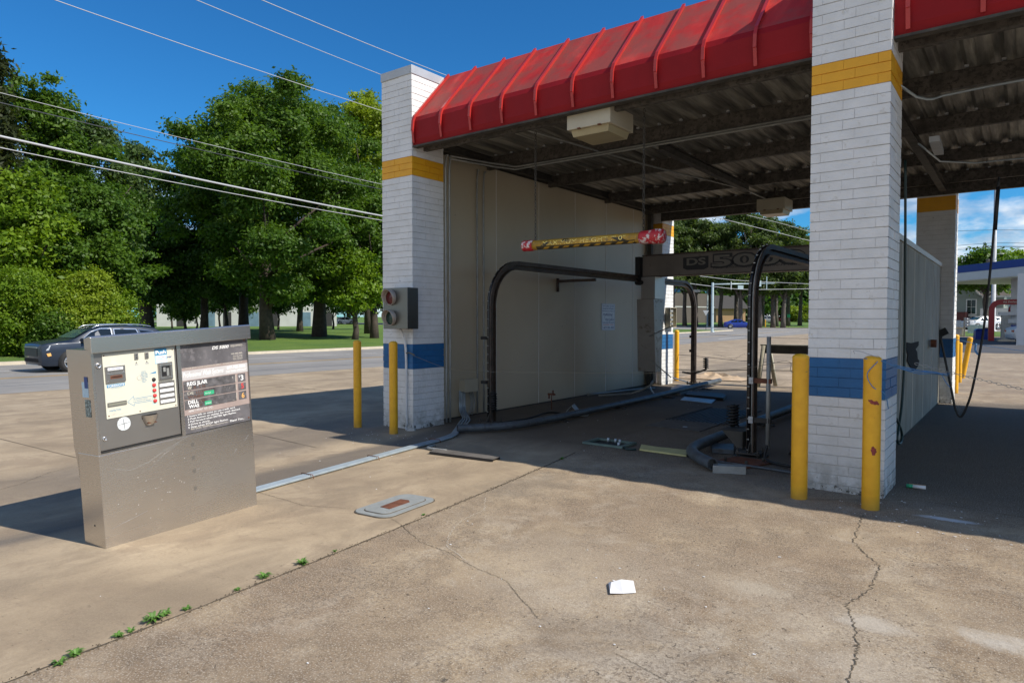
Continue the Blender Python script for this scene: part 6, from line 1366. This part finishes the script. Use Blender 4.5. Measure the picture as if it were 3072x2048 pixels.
    if lamps:
        for sg in (1, -1):
            xh = st[2][0]; hz_ = st[1][2]; yh = st[1][4]
            mb = MB(); mb.add([(nz_-.02+.02, sg*.50, hz_-.02), (nz_-.05, sg*(yh-.02)*.96, hz_-.03), (xh-.06, sg*(st[2][4]+.012), hz_+.04), (xh-.0, sg*(st[2][4]+.010), hz_-.13), (nz_-.04, sg*yh*.95, hz_-.15), (nz_+.01, sg*.52, hz_-.12)], [(0, 1, 4, 5), (1, 2, 3, 4)]); mb.build('headlight', M['headl'] if 'headl' in M else M.setdefault('headl', paint('headlight_glass', (.40, .43, .47), .12, .3, 20, bump=0)), body, local=True)
            xr = st[-1][0]; zr = st[-2][2]-.05; yr_ = st[-2][4]
            mb = MB(); mb.add([(xr-.012, sg*.42, zr), (xr-.012, sg*yr_*.93, zr+.02), (xr-.012, sg*yr_*.93, zr-.13), (xr-.012, sg*.45, zr-.12), (st[-3][0], sg*(st[-3][4]+.012), zr+.03), (st[-3][0], sg*(st[-3][4]+.012), zr-.10)], [(0, 1, 2, 3), (1, 4, 5, 2)]); mb.build('tail_light', M['tail'] if 'tail' in M else M.setdefault('tail', paint('tail_lamp', (.30, .01, .01), .15, .2, 9, bump=0)), body, local=True)
    if detail:
        mb = MB(); mb.box((nz_+.002, -.56, st[1][2]-.34), (nz_+.014, .56, st[1][2]-.06)); mb.add([(nz_-.03, -.62, .40), (nz_-.03, .62, .40), (nz_-.06, .60, .27), (nz_-.06, -.60, .27)], [(0, 1, 2, 3)]); mb.build('grille', M['black'], body, local=True)
        for sg in (1, -1):
            mb = MB(); mb.bbox((s['side'][0][0][0]-.12, sg*(W_+.06), s['side'][0][0][1]+.06), (.16, .20, .13), (0, 0, sg*.2)); mb.build('mirror', paintm, body, local=True)
            for dx in (-.14, -1.0): mb = MB(); xx = s['side'][0][-1][0]-.05 if dx > -.5 else s['side'][0][-1][0]-.05+dx; mb.add([(xx, sg*(wid(xx, .5)+.003), .34), (xx+.012, sg*(wid(xx, .5)+.003), .34), (xx+.012, sg*(wid(xx, .95)+.003), .93), (xx, sg*(wid(xx, .95)+.003), .93)], [(0, 1, 2, 3)]); mb.build('door_gap', M['ink'], body, local=True)
            for xx in (.18, -.85): mb = MB(); mb.bbox((xx-.3, sg*(wid(xx, .84)+.015), .84), (.17, .02, .025)); mb.build('door_handle', M['chrome'], body, local=True)
    return t, body, wid
M['navy_car'] = carpaint('dark_navy_car_paint', (.015, .024, .042)); M['blue_car'] = carpaint('blue_car_paint', (.012, .045, .32)); M['white_car'] = carpaint('white_car_paint', (.60, .62, .64)); M['red_car'] = carpaint('dark_red_car_paint', (.14, .008, .012)); M['grey_car'] = carpaint('grey_car_paint', (.22, .23, .24))
pf = gp(193, 1117); pn_ = gp(78, 1090)
sc_ = .96
t, body, wid = car('parked_car', 'dark navy compact sport utility car on the road behind the pay station', 'suv', (pf.x-.90*sc_, pf.y+1.36*sc_+.14, gz(pf.x-.9, pf.y)+.006), R(-90), M['navy_car'], sc_)
t['category'] = 'car'; t.name = 'passing_car'
for sg in (1, -1):
    mb = MB(); mb.tube(bez([(.50, sg*.60, 1.51), (.25, sg*.60, 1.61), (-.6, sg*.60, 1.645), (-1.2, sg*.60, 1.62), (-1.55, sg*.59, 1.56)], 5), .018, 6); mb.build('roof_rail', M['chrome'], body, local=True)
    mb = MB(); mb.add([(2.02, sg*.885, .66), (1.90, sg*.905, .68), (1.88, sg*.91, .58), (1.98, sg*.89, .56)], [(0, 1, 2, 3)]); mb.build('side_marker', M['orange_ink'], body, local=True)
mb = MB(); mb.box((2.08, -.5, .25), (2.16, .5, .285)); mb.build('skid_plate', M['cap'], body, local=True)
mb = MB(); mb.box((2.188, -.58, .855), (2.205, .58, .875)); mb.build('grille_trim', M['cap'], body, local=True)
mb = MB(); mb.box((2.187, -.62, .36), (2.20, .62, .48)); mb.build('lower_grille', M['soot'], body, local=True)
def carat(name, label, sty, u, v, Z, head, paintm, grp=None, sc=1.):
    p = at(u, 961, Z); return car(name, label, sty, (p.x, p.y, gz(p.x, p.y)+.01), head, paintm, sc, grp, False)
# heading so that a car shows its side to the camera
SIDE = YAW
carat('driving_car', 'bright blue sedan crossing on the side street behind the bay', 'sedan', 2218, 0, 106, R(8)+YAW*.4, M['blue_car'])
carat('white_pickup', 'white extended cab pickup in the far parking lot beside the right pier', 'pickup', 2405, 0, 215, YAW, M['white_car'], 'cars in the far parking lot', .98)
carat('parked_pickup', 'dark red pickup parked left of the white pickup', 'pickup', 2362, 0, 205, YAW, M['red_car'], 'cars in the far parking lot', .95)
carat('parked_van', 'pale grey car half hidden behind the pine trunks', 'suv', 2295, 0, 170, YAW+R(180), M['grey_car'], 'cars in the far parking lot', 1.15)
carat('parked_car', 'white car partly hidden behind the white pickup', 'sedan', 2428, 0, 235, YAW+.3, M['white_car'], 'cars in the far parking lot')
carat('parked_car', 'tiny white car far off between the oaks', 'suv', 1040, 0, 150, YAW, M['white_car'], None)
carat('white_crossover', 'white sport utility car with black windows on the street before the grey house', 'suv', 2946, 0, 84, YAW+R(185), M['white_car'], None, 1.05)
p = gp(2820+925/3.734, 720+1162/3.734)
car('white_sedan', 'white sedan at the pumps cut by the right edge of the photo', 'sedan', (p.x+1.55, p.y+.75, gz(p.x, p.y)+.01), R(18), M['white_car'], 1., None, False)

# ================================================================ STREET FURNITURE BEHIND THE BAY
def pole(name, label, cat, u, Z, vtop, r, mat=None, grp=None, r2=None):
    p = at(u, 961, Z); g = gz(p.x, p.y); h = (961-vtop)/2020*Z+1.5-g; t = thing(name, label, cat, (p.x, p.y, g), (0, 0, 0), grp)
    mb = MB(); mb.lathe((0, 0, 0), (0, 0, 1), [(r*1.7, 0), (r*1.7, .08), (r, .09), (r2 or r*.75, h), (0, h)], 14); mb.build('pole', mat or M['pole_teal'], t, local=True); return t, p, g, h
def zat(v, Z, g): return (961-v)/2020*Z+1.5-g
t, p, g, h = pole('signal_mast', 'thick pale traffic signal mast with long arm to the right behind the bay', 'signal mast', 2137, 84, 848, .17, r2=.15)
RTv = Vector((math.cos(YAW), math.sin(YAW), 0)); AV = (at(2322, 961, 90)-at(2137, 961, 84)); AV.z = 0; La = AV.length; AV.normalize()
a0 = Vector((0, 0, zat(853, 84, g))); a1 = AV*La + Vector((0, 0, zat(850, 90, g)))
mb = MB(); mb.tube([a0, a0.lerp(a1, .5), a1], [.10, .08, .05], 10); mb.build('mast_arm', M['pole_teal'], t, local=True)
def plate(par, nm, f, w, h_, mat, dz=0, dd=-.15):
    c_ = a0.lerp(a1, f)+Vector((0, 0, dz)); nrm = Vector((AV.y, -AV.x, 0)); mb = MB()
    q = [c_+AV*sx_+Vector((0, 0, sz))+nrm*.12 for sx_, sz in ((-w/2, -h_/2), (w/2, -h_/2), (w/2, h_/2), (-w/2, h_/2))]; mb.poly(q, nrm*.06); return mb.build(nm, mat, par, local=True)
plate(t, 'sign_back', .42, 1.0, .5, M['pole_teal'], -.45); plate(t, 'sign_back', .73, .62, .75, M['pole_teal'], 0)
plate(t, 'signal_head', .27, .14, 1.0, M['cap'], -.2); plate(t, 'signal_head', .85, .12, 1.7, M['pole_teal'], .05)
t, p, g, h = pole('signal_mast', 'thinner signal pole with a short arm left of the thick mast', 'signal mast', 2122, 118, 868, .14)
mb = MB(); mb.tube([(0, 0, h-.2), tuple(-RTv*1.6+Vector((0, 0, h-.25))), tuple(-RTv*6+Vector((0, 0, h+.1)))], .07, 8); mb.build('mast_arm', M['pole_teal'], t, local=True)
for d, w, hh, mt in ((2.0, 1.5, .45, 'cap'), (5.3, 1.1, .55, 'blue_ink')):
    c_ = -RTv*d+Vector((0, -.15, h-.5)); mb = MB(); mb.poly([c_-RTv*w/2, c_+RTv*w/2, c_+RTv*w/2+Vector((0, 0, hh)), c_-RTv*w/2+Vector((0, 0, hh))], (0, .05, 0)); mb.build('street_sign', M[mt], t, local=True)
p = at(2118, 961, 96); t = thing('yield_sign', 'back of a triangular yield sign beside the thin signal pole', 'sign', (p.x, p.y, gz(p.x, p.y))); mb = MB(); mb.cyl((0, 0, 0), (0, 0, 2.9), .03, 8); mb.build('post', M['steel_dark'], t, local=True)
mb = MB(); c_ = Vector((0, -.04, 2.15)); mb.poly([c_-Vector((0, 0, .15)), c_+RTv*.42+Vector((0, 0, .62)), c_-RTv*.42+Vector((0, 0, .62))], (0, .01, 0)); mb.build('triangle_plate', M['cap'], t, local=True)
t, p, g, h = pole('street_lamp', 'slim pale street lamp with curved arm in front of the pines', 'street lamp', 2351, 120, 842, .10, r2=.05)
mb = MB(); mb.tube(bez([(0, 0, h-.1), tuple(RTv*1.5+Vector((0, 0, h+.35))), tuple(RTv*3.2+Vector((0, 0, h+.65)))], 5), .04, 6); mb.build('lamp_arm', M['pole_teal'], t, local=True); mb = MB(); q = RTv*3.5+Vector((0, 0, h+.66)); mb.bbox(q, (.75, .3, .16), (0, 0, YAW)); mb.build('lamp_head', M['cap'], t, local=True)
p = at(2296, 961, 118); bollard(p.x, p.y, 1.35, .09, 'thin yellow marker post on the verge before the pines', grp='yellow posts by the street')
p = at(2366, 961, 122); t = thing('sign_post', 'thin dark sign post right of the street lamp', 'sign', (p.x, p.y, gz(p.x, p.y))); mb = MB(); mb.cyl((0, 0, 0), (0, 0, 2.3), .04, 6); mb.build('post', M['steel_dark'], t, local=True); mb = MB(); mb.box((-.25, -.04, 1.7), (.25, -.02, 2.3)); mb.build('plate', M['green_ink'], t, local=True)

# ================================================================ FILLING STATION
t = thing('station_canopy', 'flat station canopy with blue and white fascia above the pumps', 'canopy', tuple(at(2960, 961, 46)))
A1, B1 = at(2780, 961, 51.3), at(3260, 961, 37.5); d_ = (B1-A1); d_.z = 0; d_.normalize(); n_ = Vector((-d_.y, d_.x, 0)); 
A1 = A1 - d_*0; A1.z = B1.z = 0; A1v = A1; zt, zb = 5.35, 4.28
def slab(name, z0, z1, mat, inset=0, par=None, wid_=10.):
    a, b = A1v+d_*inset+n_*inset, B1-d_*inset+n_*inset; mb = MB(); mb.poly([(a.x, a.y, z0), (b.x, b.y, z0), ((b+n_*(wid_-2*inset)).x, (b+n_*(wid_-2*inset)).y, z0), ((a+n_*(wid_-2*inset)).x, (a+n_*(wid_-2*inset)).y, z0)], (0, 0, z1-z0)); return mb.build(name, mat, par or t)
M['station_blue'] = paint('station_blue', (.003, .022, .22), .35, .05, 2); M['station_white'] = paint('station_white', (.50, .53, .56), .4, .04, 2)
slab('blue_fascia', 4.86, 5.36, M['station_blue']); slab('white_fascia', 4.30, 4.858, M['station_white'], .02); slab('soffit', 4.24, 4.298, M['cream'], .10)
cz_ = []
for u, Z in ((3042, 45.5), (3063, 39.5)):
    q = at(u, 961, Z); mb = MB(); mb.box((q.x-.2, q.y-.2, gz(q.x, q.y)), (q.x+.2, q.y+.2, 4.24)); mb.build('column', M['station_white'], t)
M['pump_red'] = paint('pump_red', (.26, .010, .014), .35, .1, 3)
def pump(u, Z, label, s=1.):
    p = at(u, 961, Z); t = thing('fuel_pump', label, 'fuel pump', (p.x, p.y, gz(p.x, p.y)), (0, 0, R(6)), 'fuel pumps under the station canopy')
    mb = MB(); path = [(0, 0, .02), (0, 0, 1.2), (0, 0, 2.15)]+[(.5-.5*math.cos(R(a)), 0, 2.15+.5*math.sin(R(a))) for a in (15, 35, 55, 75, 90)]+[(1.2, 0, 2.65), (1.9, 0, 2.65)]
    mb.tube(path, .24, 4, smooth=False); mb.build('red_arch', M['pump_red'], t, local=True)
    mb = MB(); mb.box((.55, -.3, .1), (1.05, .3, 1.75)); cab = mb.build('cabinet', M['galv_dull'], t, local=True); mb = MB(); mb.box((.40, -.34, 1.76), (2.3, .34, 1.98)); mb.build('top_band', M['station_white'], t, local=True)
    mb = MB(); mb.box((1.06, -.28, .1), (2.1, .28, 1.1)); mb.build('blue_base', M['station_blue'], t, local=True); mb = MB(); mb.box((.9, -.33, 1.22), (1.5, -.31, 1.5)); mb.build('screen', M['station_white'], cab, local=True)
    mb = MB(); mb.box((.35, -.6, 0), (2.4, .6, .12)); mb.build('kerb_island', M['kerb'], t, local=True)
    text('lettering', 'the Exchange', .62, 2.60, .9, .12, M['cream'], t, MW[t.name] @ Vector((0, -.19, 0)), MW[t.name].to_3x3() @ Vector((1, 0, 0)), (0, 0, 1), .2, .002)
    return t
pump(2974, 46, 'fuel pump under a red arch, nearest to the blue bin'); pump(3032, 52, 'fuel pump under a red arch, behind the white sedan')
p = gp(2820+460/3.734, 720+1112/3.734); t = thing('waste_bin', 'blue square waste bin on the forecourt beside the red arch', 'bin', (p.x, p.y+.4, gz(p.x, p.y)), (0, 0, R(15)))
mb = MB(); frust(mb, .0, [(-.45, -.35), (.45, -.35), (.45, .35), (-.45, .35)], .62, [(-.42, -.32), (.42, -.32), (.42, .32), (-.42, .32)]); mb.build('body', M['station_blue'], t, local=True); mb = MB(); frust(mb, .62, [(-.46, -.36), (.46, -.36), (.46, .36), (-.46, .36)], .78, [(-.3, -.2), (.3, -.2), (.3, .2), (-.3, .2)]); mb.build('lid', M['station_blue'], t, local=True)
def cabinet(u, Z, w, h_, mat, label, cat, name, d=.4, doors=0):
    p = at(u, 961, Z); t = thing(name, label, cat, (p.x, p.y, gz(p.x, p.y)), (0, 0, R(10))); mb = MB(); mb.box((-w/2, -d/2, 0), (w/2, d/2, h_*.93)); c_ = mb.build('case', mat, t, local=True, bevel=.02); mb = MB(); mb.box((-w/2-.04, -d/2-.04, h_*.932), (w/2+.04, d/2+.04, h_)); mb.build('lid', mat, t, local=True, bevel=.02)
    mb = MB(); mb.box((-w*.35, -d/2-.012, h_*.25), (w*.35, -d/2-.001, h_*.8)); mb.build('door', M['cap'], t, local=True); return t
cabinet(2918, 66, .75, .85, M['galv'], 'grey green utility cabinet on the grass behind the blue bin', 'utility cabinet', 'utility_cabinet')
cabinet(2940, 68, .40, .80, M['galv'], 'small utility cabinet right of the larger one behind the blue bin', 'utility cabinet', 'utility_cabinet')
cabinet(2874, 57, .7, .75, M['beige'], 'low beige box beside the far right pier', 'utility box', 'utility_box')
p = at(2896, 961, 56); t = thing('meter_rack', 'wooden rack of three electric meters by the grass strip', 'meter rack', (p.x, p.y, gz(p.x, p.y))); mb = MB(); mb.box((-.12, 0, 0), (.0, .12, 1.6)); mb.box((-.75, 0, 0), (-.64, .12, 1.5)); mb.build('post', M['wood'], t, local=True)
for i in range(3): mb = MB(); mb.box((-.05, -.12, .85+.25*i), (.32, -.01, 1.05+.25*i)); mb.lathe((.13, -.12, .95+.25*i), (0, -1, 0), [(.08, 0), (.08, .06), (0, .08)], 12); mb.build('meter', M['cap'], t, local=True)
mb = MB(); mb.box((-1.25, -.06, .8), (-.3, .10, 1.35)); mb.build('switch_box', M['galv'], t, local=True)
t, p, g, h = pole('utility_pole', 'tall grey utility pole behind the station canopy', 'utility pole', 2979, 76, 560, .24, M['cap'], None, .16)
mb = MB(); mb.tube([(-.0, 0, zat(742, 76, g)), (-1.0, 0, zat(738, 76, g)+.1), (-1.05, 0, zat(732, 76, g)+.2)], .05, 6); mb.tube([(0, 0, zat(763, 76, g)), (.9, 0, zat(763, 76, g))], .04, 6); mb.build('wire_bracket', M['cap'], t, local=True)
mb = MB(); mb.cyl((-.5, 0, zat(796, 76, g)), (-.5, 0, zat(777, 76, g)), .28, 12); mb.build('transformer', M['steel_dark2'], t, local=True)
